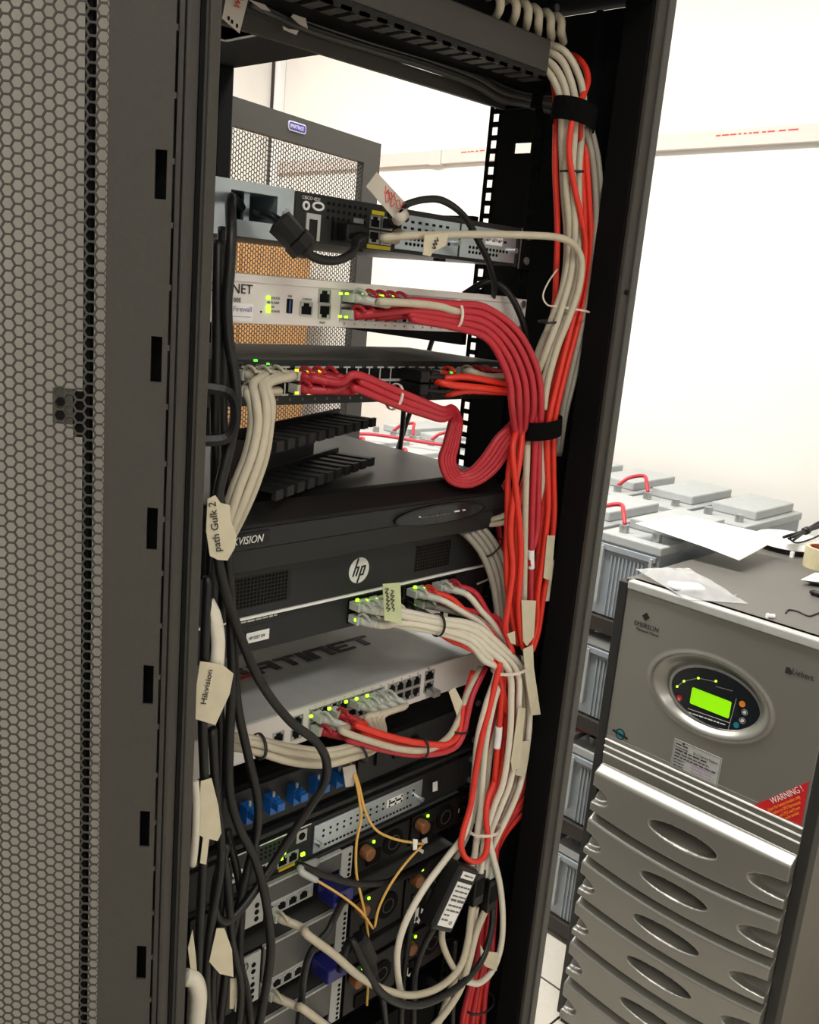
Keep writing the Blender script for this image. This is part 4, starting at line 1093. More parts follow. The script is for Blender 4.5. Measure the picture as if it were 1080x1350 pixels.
# ---- main bundle on the right ----------------------------------------------
Y5 = -.055
GB = 'beige cables curving out of the covered cable manager'
c_b = []
for k, pix in enumerate([
 [(712, 56, -.010), (742, 66, -.034), (760, 92, -.048), (769, 125, Y5), (768, 165, Y5), (763, 230, Y5), (764, 300, -.058), (760, 360, -.058), (748, 412, -.058), (729, 460, -.058), (716, 512, -.06), (712, 560, -.06), (713, 600, -.06), (715, 635, -.06), (708, 668, -.055)],
 [(711, 64, -.010), (737, 76, -.036), (751, 101, -.050), (759, 135, -.058), (758, 170, -.058), (755, 230, -.06), (758, 300, -.062), (753, 360, -.062), (738, 415, -.062), (719, 466, -.058), (706, 505, -.05), (697, 560, -.045), (695, 600, -.06), (693, 660, -.066), (692, 720, -.066), (691, 780, -.066), (689, 850, -.066)],
 [(710, 73, -.010), (731, 88, -.034), (744, 112, -.048), (749, 143, -.056), (748, 180, -.056), (746, 240, -.056), (751, 310, -.056), (745, 370, -.056), (726, 425, -.05), (708, 470, -.036), (700, 520, -.03)],
 [(710, 82, -.010), (726, 99, -.032), (737, 122, -.044), (741, 150, -.052), (741, 190, -.050), (743, 250, -.048), (748, 320, -.048), (742, 380, -.046), (722, 440, -.036), (703, 490, -.026)]]):
    c_b.append(cable('network_cable', 'beige network cable, %s of four leaving the covered cable manager' % ['outermost', 'second', 'third', 'innermost'][k], 'beige', pix, .0040, GB))
GR = 'orange-red cables in the main right-hand bundle'
reds = [
 ('orange-red cable that loops over the top black strap', [(733, 72, .012), (757, 74, -.02), (771, 88, -.04), (775, 107, -.05), (768, 128, -.058), (757, 148, -.064), (750, 195, -.064), (756, 240, -.066), (766, 285, -.068), (772, 325, -.066), (766, 380, -.064), (751, 440, -.064), (736, 500, -.064), (723, 560, -.066), (722, 610, -.066), (723, 670, -.066), (716, 735, -.066), (709, 785, -.066), (708, 825, -.066), (697, 860, -.066)]),
 ('orange-red cable at the right edge of the main bundle', [(770, 130, -.04), (772, 150, -.05), (773, 205, -.056), (777, 265, -.058), (779, 325, -.058), (773, 385, -.058), (758, 445, -.058), (743, 502, -.06), (731, 560, -.062), (730, 620, -.062), (731, 680, -.062), (725, 735, -.062), (717, 785, -.062), (710, 832, -.062), (702, 858, -.062)]),
 ('orange-red cable hanging at the left edge of the main bundle top', [(728, 98, -.012), (732, 125, -.03), (733, 160, -.036), (732, 220, -.04), (735, 300, -.04), (733, 370, -.04), (731, 402, -.036), (722, 450, -.03)]),
 ('orange-red cable inside the main bundle beside the outer beige one', [(765, 128, -.052), (765, 160, -.055), (767, 225, -.054), (771, 300, -.056), (766, 370, -.054), (750, 432, -.054), (735, 492, -.056), (725, 545, -.056), (717, 590, -.056), (717, 650, -.056), (713, 700, -.056), (708, 760, -.056), (704, 820, -.056)]),
 ('orange-red cable in front of the strap gap, leftmost below the lower strap', [(684, 556, -.05), (676, 590, -.062), (680, 640, -.070), (685, 690, -.072), (687, 735, -.072), (684, 790, -.072), (686, 830, -.072), (690, 855, -.070)]),
 ('orange-red cable bending left below the lower strap', [(690, 556, -.05), (686, 600, -.062), (678, 650, -.066), (673, 700, -.068), (676, 750, -.068), (670, 800, -.068), (667, 830, -.066), (676, 860, -.066)]),
 ('orange-red cable deepest at the left of the lower bundle', [(680, 570, -.045), (671, 620, -.055), (669, 680, -.058), (668, 740, -.06), (671, 790, -.06), (682, 850, -.06)]),
]
reds += [
 ('orange-red cable at the back of the main bundle under the top strap', [(758, 135, -.040), (759, 180, -.044), (760, 240, -.046), (766, 310, -.046), (761, 375, -.046), (744, 435, -.046), (729, 495, -.046), (717, 550, -.046), (709, 600, -.046), (697, 660, -.05), (680, 720, -.05), (677, 780, -.05), (679, 840, -.05)]),
 ('orange-red cable filling the middle of the bundle below the lower strap', [(705, 552, -.044), (700, 600, -.048), (687, 650, -.050), (679, 700, -.052), (681, 750, -.052), (678, 800, -.052), (684, 850, -.052)]),
 ('orange-red cable between the crimson and the outer strands', [(728, 552, -.044), (724, 600, -.048), (716, 660, -.050), (713, 720, -.050), (706, 780, -.050), (698, 850, -.050)])]
c_r = [cable('network_cable', l, 'red', p, .0036, GR) for l, p in reds]
for k, pix in enumerate([
 [(772, 168, -.058), (782, 215, -.061), (786, 285, -.062), (780, 365, -.062), (765, 440, -.060), (750, 505, -.058), (741, 548, -.052), (734, 600, -.040)],
 [(779, 168, -.058), (789, 215, -.060), (793, 285, -.061), (787, 365, -.061), (772, 435, -.060), (757, 500, -.058), (746, 545, -.052), (738, 600, -.040)]]):
    cable('network_cable', 'grey cable %s behind the orange-red ones in the main bundle' % ['inner', 'outer'][k], 'gcable', pix, .0036, 'grey cables behind the main bundle')
band('cable_strap', 'black hook-and-loop strap around the top of the main cable bundle', 'strap', 'velcro', 757, 152, -.052, .030, .019, .024, tilt=-.10)
p0, p1 = FP(770, 156, -.03), FP(800, 160, -.0)
band('cable_strap', 'black hook-and-loop strap around the middle of the main cable bundle', 'strap', 'velcro', 713, 563, -.056, .0300, .019, .021, tilt=.12)
band('cable_tie', 'thin black tie around the beige cables under the top strap', 'tie', 'ink', 754, 226, -.058, .0115, .012, .0022, tilt=.10)
band('cable_tie', 'thin white tie around the main bundle beside the upper firewall', 'tie', 'tie', 752, 408, -.054, .026, .019, .0022, tilt=-.08)
tag(MB().tube(cr([FP(735, 355, -.05), FP(723, 372, -.055), FP(716, 390, -.055), FP(722, 402, -.06), FP(735, 404, -.07)], 6), .0010, 6).build('tie_tail', M['tie'], None, smooth=True), 'long thin white tie tail curling beside the upper firewall', 'tie')
band('cable_tie', 'thin black tie around two beige cables above the crimson bend', 'tie', 'ink', 722, 424, -.052, .0085, .010, .0022, tilt=.15)

# ---- beige plugs on the top patch panel ---------------------------------------
for k, (u, v) in enumerate(((655, -8), (676, -2), (692, 4), (706, 11), (722, 17), (736, 22))):
    a = FP(u-12, v+4, -.006)
    cable('patch_cable', 'short beige cable plugged into the top patch panel, %s from the left' % ['first', 'second', 'third', 'fourth', 'fifth', 'sixth'][k], 'beige',
          [('w', a[0], a[1], a[2]), (u-3, v-1, -.022), (u+4, v+6, -.030), (u+4, v+20, -.028), (u-3+2*k, v+34, -.016)], .0046, 'beige patch cables at the top panel', boot=False)

# ---- dark cable bunch behind the manager ----------------------------------------
for k in range(5):
    cable('network_cable', 'dark cable in the bunch under the covered manager, %s from the top' % ['first', 'second', 'third', 'fourth', 'fifth'][k], ['rubber', 'rubber', 'dkcable', 'rubber', 'dkcable'][k],
      [(330, -18+6*k, .04), (400, 14+6*k, .045), (480, 44+5*k, .045), (560, 68+5*k, .04), (625, 92+5*k, .035), (660, 112+5*k, .03), (690, 122+4*k, .02), (735, 130+5*k, -.005)], .0032, 'dark cables under the covered manager')
t = thing('paper_tag', 'greyish plastic tag with red writing hanging at the top left', 'tag', FP(315, 15, .02))
flag(t, 'card', 'tagp', [(302, -25), (332, -20), (316, 44), (293, 24)], .02)
for q in ((302, 24), (306.5, 28.5), (313, 34)): flag(t, 'slot', 'dark', [(q[0]-1.2, q[1]-3), (q[0]+1.2, q[1]-2), (q[0]+1, q[1]+3), (q[0]-1.4, q[1]+2)], .0193)
scribble(t, 'redink', (312, 10), (322, -20), .0185, .006, 6)
for k, (px_, nm) in enumerate((([(326, -2), (340, -5), (357, 15), (345, 12)], 'pointed grey tape scrap on the dark cables beside the top left tag'), ([(384, 22), (392, 12), (402, 18), (406, 38), (395, 32)], 'grey tape scrap on the dark cables under the manager'), ([(373, 34), (380, 38), (394, 40), (391, 46), (374, 39)], 'torn pale tape end under the dark cables'))):
    tag(flag(None, 'tape_scrap', 'tagp', px_, .035), nm, 'tape')

# ---- upper router cables ------------------------------------------------------
ub = cable('patch_cable', 'beige cable running across the front of the upper router', 'beige',
  [('w', .2435, -.014, 1.6875), (505, 314, -.030), (530, 311, -.040), (575, 310, -.046), (630, 309, -.052), (690, 310, -.060), (735, 313, -.068), (757, 323, -.072), (767, 345, -.073), (763, 382, -.072), (750, 420, -.070), (735, 458, -.066), (722, 505, -.066), (717, 540, -.066)], .0040, boot=True)
fg_ = flag(ub, 'paper_flag', 'paper', [(560, 310), (592, 307), (588, 324), (571, 332), (568, 338), (558, 336)], -.052)
scribble(fg_, 'ink', (572, 328), (577, 314), -.0530, .004, 3)
ubk = cable('console_cable', 'black cable arching above the upper router', 'rubber',
  [('w', .2435, -.014, 1.702), (515, 282, -.034), (535, 270, -.044), (560, 263, -.046), (585, 265, -.044), (612, 285, -.038), (632, 320, -.032), (646, 350, -.022), (652, 378, -.010), (648, 400, .01)], .0036, boot=True, bootmat='rubber', plugmat='black2')
tg = flag(ubk, 'plastic_tag', 'tagp', [(497, 227), (540, 273), (524, 293), (483, 246)], -.05, tilt=.3)
for q in ((493, 244), (501, 236), (529, 278), (534, 272)): flag(tg, 'slot', 'dark', [(q[0]-3, q[1]+1), (q[0]+1, q[1]-3), (q[0]+3, q[1]-1), (q[0]-1, q[1]+3)], -.0512)
for a, b in (((500, 254), (528, 276)), ((505, 250), (533, 270)), ((503, 246), (520, 258))): scribble(tg, 'redink', a, b, -.0512, .004, 4)
MB().tube([FP(524, 290, -.05), FP(532, 282, -.046)], .006, 8).build('tag_knot', M['tagp'], ubk, smooth=True)
cable('power_cable', 'black cord curving down behind the right end of the upper firewall', 'rubber', [(612, 388, .03), (632, 376, .012), (650, 372, .0), (668, 383, -.012), (683, 408, -.022), (693, 440, -.022), (690, 470, .0)], .0040)
pc = cable('power_cable', 'black power lead plugged into the upper router, hanging in a loop', 'rubber',
  [('w', .206, -.012, 1.688), (470, 316, -.026), (466, 332, -.036), (446, 343, -.042), (422, 342, -.046), (404, 332, -.048), (386, 312, -.044), (368, 292, -.034), (352, 284, -.010), (338, 280, .015)], .0042)
a, b = FP(408, 335, -.048), FP(366, 290, -.034)
d = (b-a)
MB().tube([a, a+d*.12, a+d*.18, a+d*.42, a+d*.46, a+d*.95, b], [.006, .009, .0135, .0135, .0115, .0125, .007], 8).build('connector', M['black2'], pc, smooth=False)
MB().box(.176, .205, -.018, -.004, 1.6795, 1.6965).build('plug', M['black2'], pc, bevel=.003)

# ---- crimson cables of the upper firewall ----------------------------------------
GC = 'crimson cables from the upper firewall'
zr = (1.6275, 1.6115)
src = [(1, 0, -3.5, 0), (2, 0, -2.4, 1), (3, 0, -1.75, 0), (4, 0, -.6, 1), (0, 1, 0.0, 0), (1, 1, 1.2, 1), (2, 1, 1.75, 0), (3, 1, 3.5, 0)]
for i in range(8):
    k, rr, o_, dp = src[i]; x = F1P[k]; q = .0085*dp
    if o_ < -2: tail = [(706+5*(i == 0), 580, -.062), (703+7*(i == 0), 640, -.062), (701+7*(i == 0), 700, -.062), (700, 760-30*(i == 0), -.062), (699, 815-70*(i == 0), -.062)]
    else: tail = [(692-3.8*o_, 566, -.056+q*.6), (690-2.2*o_, 612, -.042)]
    pix = [('w', x, -.014, zr[rr]), ('w', x+.022, -.032+q, zr[rr]+(-.005 if rr == 0 else .004)), (545, 409+3.4*o_, -.046+q), (597, 416+4.2*o_, -.054+q), (640, 425+5.6*o_, -.062+q), (672-3.0*o_, 456+5.4*o_, -.070+q), (690-5.0*o_, 496+3*o_, -.072+q), (694-5.6*o_, 532, -.072+q)]+tail
    cable('patch_cable', 'crimson cable from the upper firewall, %s from the top at the pale tie' % ['first', 'second', 'third', 'fourth', 'fifth', 'sixth', 'seventh', 'eighth'][i], 'crimson', pix, .0040, GC, boot=True)
cable('patch_cable', 'beige cable in the left port of the upper firewall above the crimson ones', 'beige',
  [('w', F1P[0], -.014, 1.6275), ('w', F1P[0]+.022, -.036, 1.624), (500, 398, -.044), (545, 400, -.050), (580, 404, -.054), (600, 410, -.056), (640, 418, -.050), (672, 440, -.05)], .0040, boot=True, bootmat='plug')
band('cable_tie', 'pale pink tie around the crimson cables in front of the upper firewall', 'tie', 'tie', 599, 415, -.049, .0024, .018, .0022) if False else None
def vtie(name, label, mt, u, v, Y, rz, ry, h, ang=0.0, cat='tie'):
    """tie around a bundle that runs sideways; ang tilts the bundle direction in the picture plane"""
    c = FP(u, v, Y); a = np.array([math.cos(ang), 0, math.sin(ang)]); b = np.array([-math.sin(ang), 0, math.cos(ang)])
    o = MB().ring(c-a*h/2, b, (0, 1, 0), a, (rz+.0013, ry+.0013), (rz, ry), h, 26).build(name, M[mt], None); fix_normals(o)
    return tag(o, label, cat)
vtie('cable_tie', 'pale tie around the crimson cables in front of the upper firewall', 'tie', 598, 415, -.049, .0150, .012, .003)

# ---- forty-eight-port switch -------------------------------------------------------
GW = 'beige cables dropping from the left ports of the forty-eight-port switch'
BX_ = [(0, 1, 331, 333, 325, 309, 298, 291), (0, 0, 338, 340, 332, 317, 305, 295), (1, 1, 344, 345, 337, 322, 310, 299), (1, 0, 351, 351, 344, 330, 316, 303), (2, 0, 358, 356, 350, 337, 322, 307)]
for i, (k, lowr, xa, xb, xc, xd_, xe, xf) in enumerate(BX_):
    x = SWX[k]; z = 1.5390 if lowr else 1.5527; yy = -.052-.007*(i % 2)
    pix = [('w', x, -.013, z), ('w', x+.009, -.030, z+.0015), (xa-4, 512-6*(1-lowr)+5*lowr, -.044), (xa, 532, yy), (xb, 560, yy-.004), (xc, 600, yy-.006), (xd_, 640, yy-.006), (xe, 675, yy-.004), (xf, 705, yy)]
    cable('patch_cable', 'beige cable dropping from the left ports of the forty-eight-port switch, %s from the left' % ['first', 'second', 'third', 'fourth', 'fifth'][i], 'beige', pix, .0041, GW, boot=True)
GS = 'crimson cables from the middle ports of the forty-eight-port switch'
for i in range(5):
    k = [4, 5, 6, 4, 5][i]; top_ = i < 3; x = SWX[k]+.002; o_ = [-1.5, -.75, 0.1, .8, 1.6][i]; dy = [-.006, .003, -.006, .003, -.006][i]
    pix = [('w', x, -.013, 1.5520 if top_ else 1.5395), ('w', x+.024, -.034+dy, (1.549 if top_ else 1.5405)), (470+6*(i == 2), 503+6*o_, -.044+dy), (520, 523+6*o_, -.050+dy), (560, 538+5*o_, -.052+dy), (584, 546+4*o_, -.046+dy), (597, 541+2*o_, -.030+dy), (601-3.5*o_, 556, -.020), (595-4.5*o_, 585, -.016), (590-5*o_, 608, -.014), (600-4*o_, 629+3*o_, -.018), (622, 629+6*o_, -.028), (645+4*o_, 611+6*o_, -.038), (664+5*o_, 583+4*o_, -.044), (681+3*o_, 556, -.048), (692, 525, -.04)]
    cable('patch_cable', 'crimson cable looping from the middle of the forty-eight-port switch, %s of five' % ['first', 'second', 'third', 'fourth', 'fifth'][i], 'crimson', pix, .0039, GS, boot=True)
vtie('cable_tie', 'pale tie around the crimson cables in front of the forty-eight-port switch', 'tie', 520, 523, -.050, .0125, .010, .003, -.25)
for i, (k, rr) in enumerate(((14, 0), (14, 1), (15, 0), (15, 1), (16, 1))):
    x = SWX[k]-.004; z = 1.5527 if rr == 0 else 1.5390
    pix = [('w', x, -.030, z), ('w', x+.03, -.036, z-.001), (600+6*i, 503+3*i, -.036), (640, 506+3*i, -.038), (675, 507+3*i, -.036), (700, 512+3*i, -.02)]
    o = cable('patch_cable', 'black cable from the black plugs on the forty-eight-port switch, %s of five' % ['first', 'second', 'third', 'fourth', 'fifth'][i], 'rubber', pix, .0032, 'black cables on the forty-eight-port switch')
    MB().box(x-.0068, x+.0068, -.034, -.001, z-.0060, z+.0064).build('plug', M['black2'], o, bevel=.0015)
GO = 'orange-red cables on the right ports of the forty-eight-port switch'
for i, pix in enumerate([
 [('w', SWX[17], -.014, 1.5527), (585, 499, -.034), (612, 497, -.046), (645, 502, -.052), (684, 511, -.054), (700, 520, -.04)],
 [('w', SWX[16], -.014, 1.5460), (578, 504, -.036), (600, 508, -.048), (640, 512, -.054), (684, 519, -.056), (698, 530, -.04)],
 [('w', SWX[17], -.014, 1.5390), (590, 519, -.034), (615, 515, -.046), (645, 516, -.050), (676, 519, -.050), (690, 530, -.03)]]):
    cable('patch_cable', 'orange-red cable on the right of the forty-eight-port switch, %s of three' % ['upper', 'middle', 'lower'][i], 'red', pix, .0038, GO, boot=True)
cable('patch_cable', 'pale grey cable on the right ports of the forty-eight-port switch', 'beige', [('w', SWX[19], -.014, 1.5540), (620, 490, -.030), (640, 496, -.040), (668, 497, -.044), (695, 503, -.03)], .0038, boot=True)
cable('patch_cable', 'crimson cable high on the right ports of the forty-eight-port switch', 'crimson', [('w', SWX[20], -.014, 1.5540), (640, 488, -.024), (662, 491, -.030), (698, 494, -.03)], .0034, boot=True)
cable('patch_cable', 'grey cable above the orange-red ones on the forty-eight-port switch', 'gcable', [('w', SWX[21], -.014, 1.5540), (655, 492, -.022), (675, 499, -.034), (698, 506, -.03)], .0034, boot=True)
for i, pix in enumerate([[(574, 436, .23), (560, 480, .23), (545, 530, .23), (520, 608, .23), (515, 640, .22)], [(534, 500, .21), (531, 560, .21), (525, 610, .21), (522, 640, .21)]]):
    cable('power_cable', ['thin black lead slanting down behind the finger duct', 'thin black lead hanging straight behind the finger duct'][i], 'rubber', pix, .0036)

# ---- grey cables from behind the recorder --------------------------------------------
for i in range(4):
    cable('network_cable', 'grey cable bending out below the video recorder, %s of four' % ['innermost', 'second', 'third', 'outermost'][i], 'gcable',
      [(590+7*i, 690-3*i, .03), (612+7*i, 703-3*i, -.012), (634+6*i, 728-4*i, -.030), (648+6*i, 762-4*i, -.038), (655+5*i, 800, -.042), (657+5*i, 835, -.044), (660+4*i, 862, -.046)], .0040, 'grey cables below the video recorder')
vtie('cable_tie', 'thin black tie on the grey cables below the video recorder', 'ink', 650, 722, -.034, .0150, .007, .002, -.95)
for i in range(2):
    cable('network_cable', 'beige cable running from the recorder side into the bundle, %s one' % ['upper', 'lower'][i], 'beige', [(636-4*i, 686+6*i, -.006), (652, 684+7*i, -.026), (668, 678+10*i, -.040), (678, 672+14*i, -.045)], .0034)
cable('network_cable', 'dark crimson cable behind the bundle beside the recorder', 'crimson', [(672, 628, -.01), (661, 650, -.012), (657, 680, -.012), (660, 720, -.01), (662, 760, .0)], .0036)

# ---- core switch cables and the lower bundle ---------------------------------------------
HX = lambda k: .237+.0142*k+.003*(k//6)
low = {
 'L1': [(655, 884, -.064), (641, 930, -.066), (630, 975, -.066), (625, 1030, -.066), (621, 1062, -.066), (612, 1100, -.068)],
 'L3': [(661, 884, -.058), (650, 930, -.058), (641, 975, -.058), (636, 1030, -.058), (634, 1062, -.06), (629, 1100, -.064)],
 'L6': [(671, 884, -.072), (674, 930, -.074), (672, 975, -.074), (664, 1030, -.074), (652, 1062, -.072), (640, 1100, -.07)],
 'L7': [(681, 884, -.070), (684, 930, -.072), (682, 975, -.072), (673, 1030, -.072), (660, 1065, -.07), (646, 1102, -.068)],
 'L8': [(690, 884, -.066), (698, 930, -.068), (696, 975, -.068), (687, 1030, -.068), (672, 1070, -.066), (655, 1104, -.064)]}
ends = {'L1': [(590, 1130, -.070), (560, 1170, -.072), (535, 1215, -.072), (524, 1255, -.07), (526, 1295, -.066), (532, 1315, -.05)],
 'L3': [(626, 1125, -.066), (622, 1140, -.066)], 'L6': [(636, 1130, -.07), (634, 1150, -.07)],
 'L7': [(650, 1128, -.072), (659, 1165, -.074), (663, 1205, -.074), (661, 1245, -.074), (650, 1278, -.074), (632, 1296, -.074), (612, 1293, -.07)],
 'L8': [(646, 1125, -.060), (640, 1145, -.06), (642, 1160, -.058)]}
GWH = 'pale cables from the core switch into the lower bundle'
keys = ['L8', 'L7', 'L6', 'L3', 'L1']
cw = []
for i in range(5):
    k = [0, 1, 2, 0, 1][i]; top_ = i < 3; x = HX(k); z = 1.301 if top_ else 1.286
    pix = [('w', x, -.014, z), ('w', x+.018, -.030, z-.004), (528+2*i, 806+5*i, -.042-.003*(i % 2)), (577, 816+4.3*i, -.050-.003*(i % 2)), (618, 822+6.5*i, -.056-.002*(i % 2)), (646-2*i, 838+8*i, -.062)]+low[keys[i]]+ends[keys[i]]
    cw.append(cable('patch_cable', 'pale cable from the left ports of the core switch, %s at the black tie' % ['topmost', 'second', 'third', 'fourth', 'lowest'][i], 'wcable', pix, .0042, GWH, boot=True, bootmat='plug'))
vtie('cable_tie', 'thin black tie around the pale cables below the core switch', 'ink', 577, 824, -.051, .0125, .010, .003, -.1)
for i, (k, rr, col, lab_) in enumerate(((6, 0, 'wcable', 'pale cable from the middle ports of the core switch'), (7, 0, 'red', 'orange-red cable from the middle ports of the core switch'), (7, 1, 'gcable', 'grey cable from the lower middle port of the core switch'), (9, 0, 'wcable', 'pale cable with a ribbed boot right of the core switch ports'), (10, 0, 'crimson', 'crimson cable from the right ports of the core switch'), (8, 1, 'crimson', 'crimson cable low on the right ports of the core switch'))):
    x = HX(k); z = 1.301 if rr == 0 else 1.286; e = i
    pix = [('w', x, -.014, z), ('w', x+.022, -.032, z-.006), (608+9*e, 806+4*(e % 3), -.044), (636+5*e, 824+3*(e % 3), -.050), (655+3*e, 848, -.054), (664+2*e, 875, -.056), (668, 905, -.054), (666, 945, -.05)]
    cable('patch_cable', lab_, col, pix, .0038, boot=True, bootmat='plug' if col == 'wcable' else None)
for i in range(3):
    cable('patch_cable', 'black cable under the pale cables of the core switch, %s of three' % ['upper', 'middle', 'lower'][i], 'rubber', [('w', HX(3+i), -.014, 1.286), ('w', HX(3+i)+.02, -.028, 1.280), (590+6*i, 832+4*i, -.034), (630, 836+7*i, -.042), (660, 852+8*i, -.050), (686, 870+4*i, -.058), (692, 888, -.052)], .0038, 'black cables under the core switch', boot=True, bootmat='rubber', plugmat='black2')
for i in range(2):
    cable('patch_cable', 'orange-red cable diving under the pale ones below the core switch, %s' % ['upper', 'lower'][i], 'red', [('w', HX(4+i), -.014, 1.286), (590, 836+5*i, -.040), (612, 846+5*i, -.050), (640, 860+6*i, -.060), (655, 878+6*i, -.062), (662, 905, -.062), (668, 940, -.062)], .0038)
flag(cw[1], 'green_label', 'greenp', [(505, 770), (528, 768), (529, 800), (530, 822), (507, 818)], -.060)
scribble(cw[1], 'ink', (512, 806), (510, 775), -.0612, .0035, 6); scribble(cw[1], 'ink', (519, 806), (517, 778), -.0612, .0035, 5)
lowred = [
 ('orange-red cable on the left of the lower bundle', [(660, 872, -.068), (646, 930, -.070), (635, 975, -.072), (627, 1020, -.072), (621, 1060, -.072), (611, 1095, -.076), (608, 1115, -.08), (614, 1131, -.082), (627, 1136, -.082), (639, 1128, -.082), (643, 1105, -.08), (641, 1080, -.076), (643, 1055, -.070), (652, 1030, -.064)]),
 ('orange-red cable with a white tape band in the lower bundle', [(666, 872, -.060), (661, 930, -.062), (657, 975, -.062), (653, 1020, -.062), (648, 1055, -.060), (642, 1095, -.058), (640, 1140, -.05)]),
 ('orange-red cable in the middle of the lower bundle', [(671, 872, -.054), (668, 930, -.056), (665, 975, -.056), (659, 1020, -.056), (650, 1060, -.054), (645, 1100, -.05), (646, 1140, -.05)]),
 ('orange-red cable deep in the lower bundle behind the paper flags', [(680, 872, -.05), (682, 920, -.052), (680, 960, -.052), (672, 1010, -.050), (660, 1060, -.048), (650, 1110, -.045)])]
cl = [cable('network_cable', l, 'red', p, .0038, 'orange-red cables of the lower bundle') for l, p in lowred]
for l, col, pix in (
 ('beige cable at the back of the lower bundle under the upper white tie', 'beige', [(676, 866, -.050), (662, 930, -.050), (648, 985, -.050), (641, 1040, -.050), (634, 1090, -.052), (626, 1122, -.056)]),
 ('beige cable on the outside of the lower bundle beside the red fan', 'beige', [(686, 866, -.058), (691, 930, -.060), (690, 985, -.060), (680, 1035, -.060), (665, 1075, -.058), (652, 1108, -.056)]),
 ('grey cable deep in the left of the lower bundle', 'gcable', [(664, 866, -.050), (650, 930, -.050), (637, 985, -.052), (629, 1045, -.054), (620, 1090, -.056), (606, 1122, -.058), (596, 1140, -.06)]),
 ('crimson cable deep in the left of the lower bundle', 'crimson', [(668, 866, -.046), (654, 930, -.046), (643, 985, -.046), (633, 1050, -.046), (629, 1100, -.048)]),
 ('crimson cable between the pale cables of the lower bundle', 'crimson', [(662, 866, -.052), (676, 930, -.064), (675, 975, -.064), (667, 1025, -.062), (653, 1072, -.058), (645, 1110, -.052)])):
    cable('network_cable', l, col, pix, .0038)
a = path([(658, 958, -.0625), (657, 972, -.0625), (655, 986, -.0625)]); MB().tube(a, .0046, 10).build('tape_band', M['sheet'], cl[1], smooth=True)
for i, pix in enumerate([[(694, 952, -.046), (705, 974, -.056), (711, 992, -.060), (702, 1012, -.056), (686, 1046, -.052), (670, 1080, -.044), (656, 1110, -.046), (648, 1150, -.046)],
  [(704, 966, -.050), (712, 1000, -.060), (706, 1018, -.058), (690, 1042, -.054), (672, 1072, -.046), (658, 1104, -.044), (650, 1150, -.044)],
  [(713, 1012, -.060), (705, 1032, -.058), (688, 1056, -.054), (670, 1084, -.045), (656, 1115, -.042), (652, 1155, -.042)],
  [(711, 1038, -.060), (700, 1050, -.058), (682, 1070, -.052), (664, 1096, -.042), (652, 1130, -.038), (646, 1170, -.038)],
  [(709, 1052, -.060), (698, 1063, -.056), (680, 1082, -.050), (662, 1106, -.038), (648, 1140, -.034), (640, 1180, -.034)]]):
    cable('network_cable', 'orange-red cable fanning to the right post below the lower firewall, %s' % ['first', 'second', 'third', 'fourth', 'fifth'][i], 'crimson' if i % 2 else 'red', pix, .0040, 'orange-red cables fanning to the right post')
for i in range(7):
    u0 = 634+3*(i % 4); dy = -.040+.006*(i % 3)
    cable('network_cable', 'orange-red cable in the thick trunk at the bottom edge, %s from the left' % ['first', 'second', 'third', 'fourth', 'fifth', 'sixth', 'seventh'][i], 'red' if i % 3 else 'crimson', [(u0+2, 1135, dy), (640+2*i, 1180, dy-.004), (634+2.7*i, 1230, dy-.006), (628+3.2*i, 1270, dy-.008), (619+3.6*i, 1305, dy-.006), (610+4.6*i, 1345, dy-.004), (607+4.8*i, 1385, dy)], .0042, 'orange-red cables in the bottom trunk')
band('cable_tie', 'thin black tie around the orange-red trunk at the bottom', 'tie', 'ink', 632, 1322, -.046, .024, .017, .003, tilt=.05)
band('cable_tie', 'white tie around the top of the lower bundle beside the lower firewall', 'tie', 'tie', 672, 880, -.064, .027, .017, .0035, tilt=.0)
band('cable_tie', 'white tie around the bottom of the lower bundle', 'tie', 'tie', 638, 1092, -.066, .026, .017, .0035, tilt=-.14)
band('cable_strap', 'black strap on the orange-red trunk beside the adapter', 'strap', 'velcro', 640, 1172, -.046, .018, .015, .016)
# paper flags on the bundle
def pflag(owner, px_, Y, mt='paper', wr=None, tilt=0.0):
    f_ = flag(owner, 'paper_flag', mt, px_, Y, tilt=tilt)
    if wr: scribble(f_, 'ink', wr[0], wr[1], Y-.001, .004, 4)
    return f_
pflag(c_r[1], [(722, 706), (732, 706), (727, 766), (717, 762)], -.072)
pflag(c_r[1], [(731, 738), (744, 740), (730, 792), (717, 793), (722, 764)], -.064, wr=((728, 775), (738, 745)))
pflag(c_b[1], [(688, 791), (707, 792), (704, 840), (695, 852), (690, 845)], -.078)
pflag(c_r[4], [(669, 836), (679, 832), (680, 850), (674, 848)], -.078)
pflag(c_r[0], [(690, 856), (703, 850), (704, 880), (713, 942), (701, 943), (694, 900)], -.080)
for q in (((698, 700), (702, 750)),): MB().tube(path([(700, 725, -.0625), (700, 737, -.0625), (700.5, 749, -.0625)]), .0044, 8).build('tape_band', M['sheet'], c_b[0], smooth=True)
pflag(cw[0], [(684, 933), (693, 934), (686, 1010), (676, 1018), (674, 1004)], -.080)
pflag(cw[1], [(688, 978), (700, 976), (692, 1024), (680, 1022)], -.076)
pflag(cw[1], [(634, 1246), (638, 1254), (657, 1256), (655, 1280), (640, 1274), (634, 1266)], -.080)

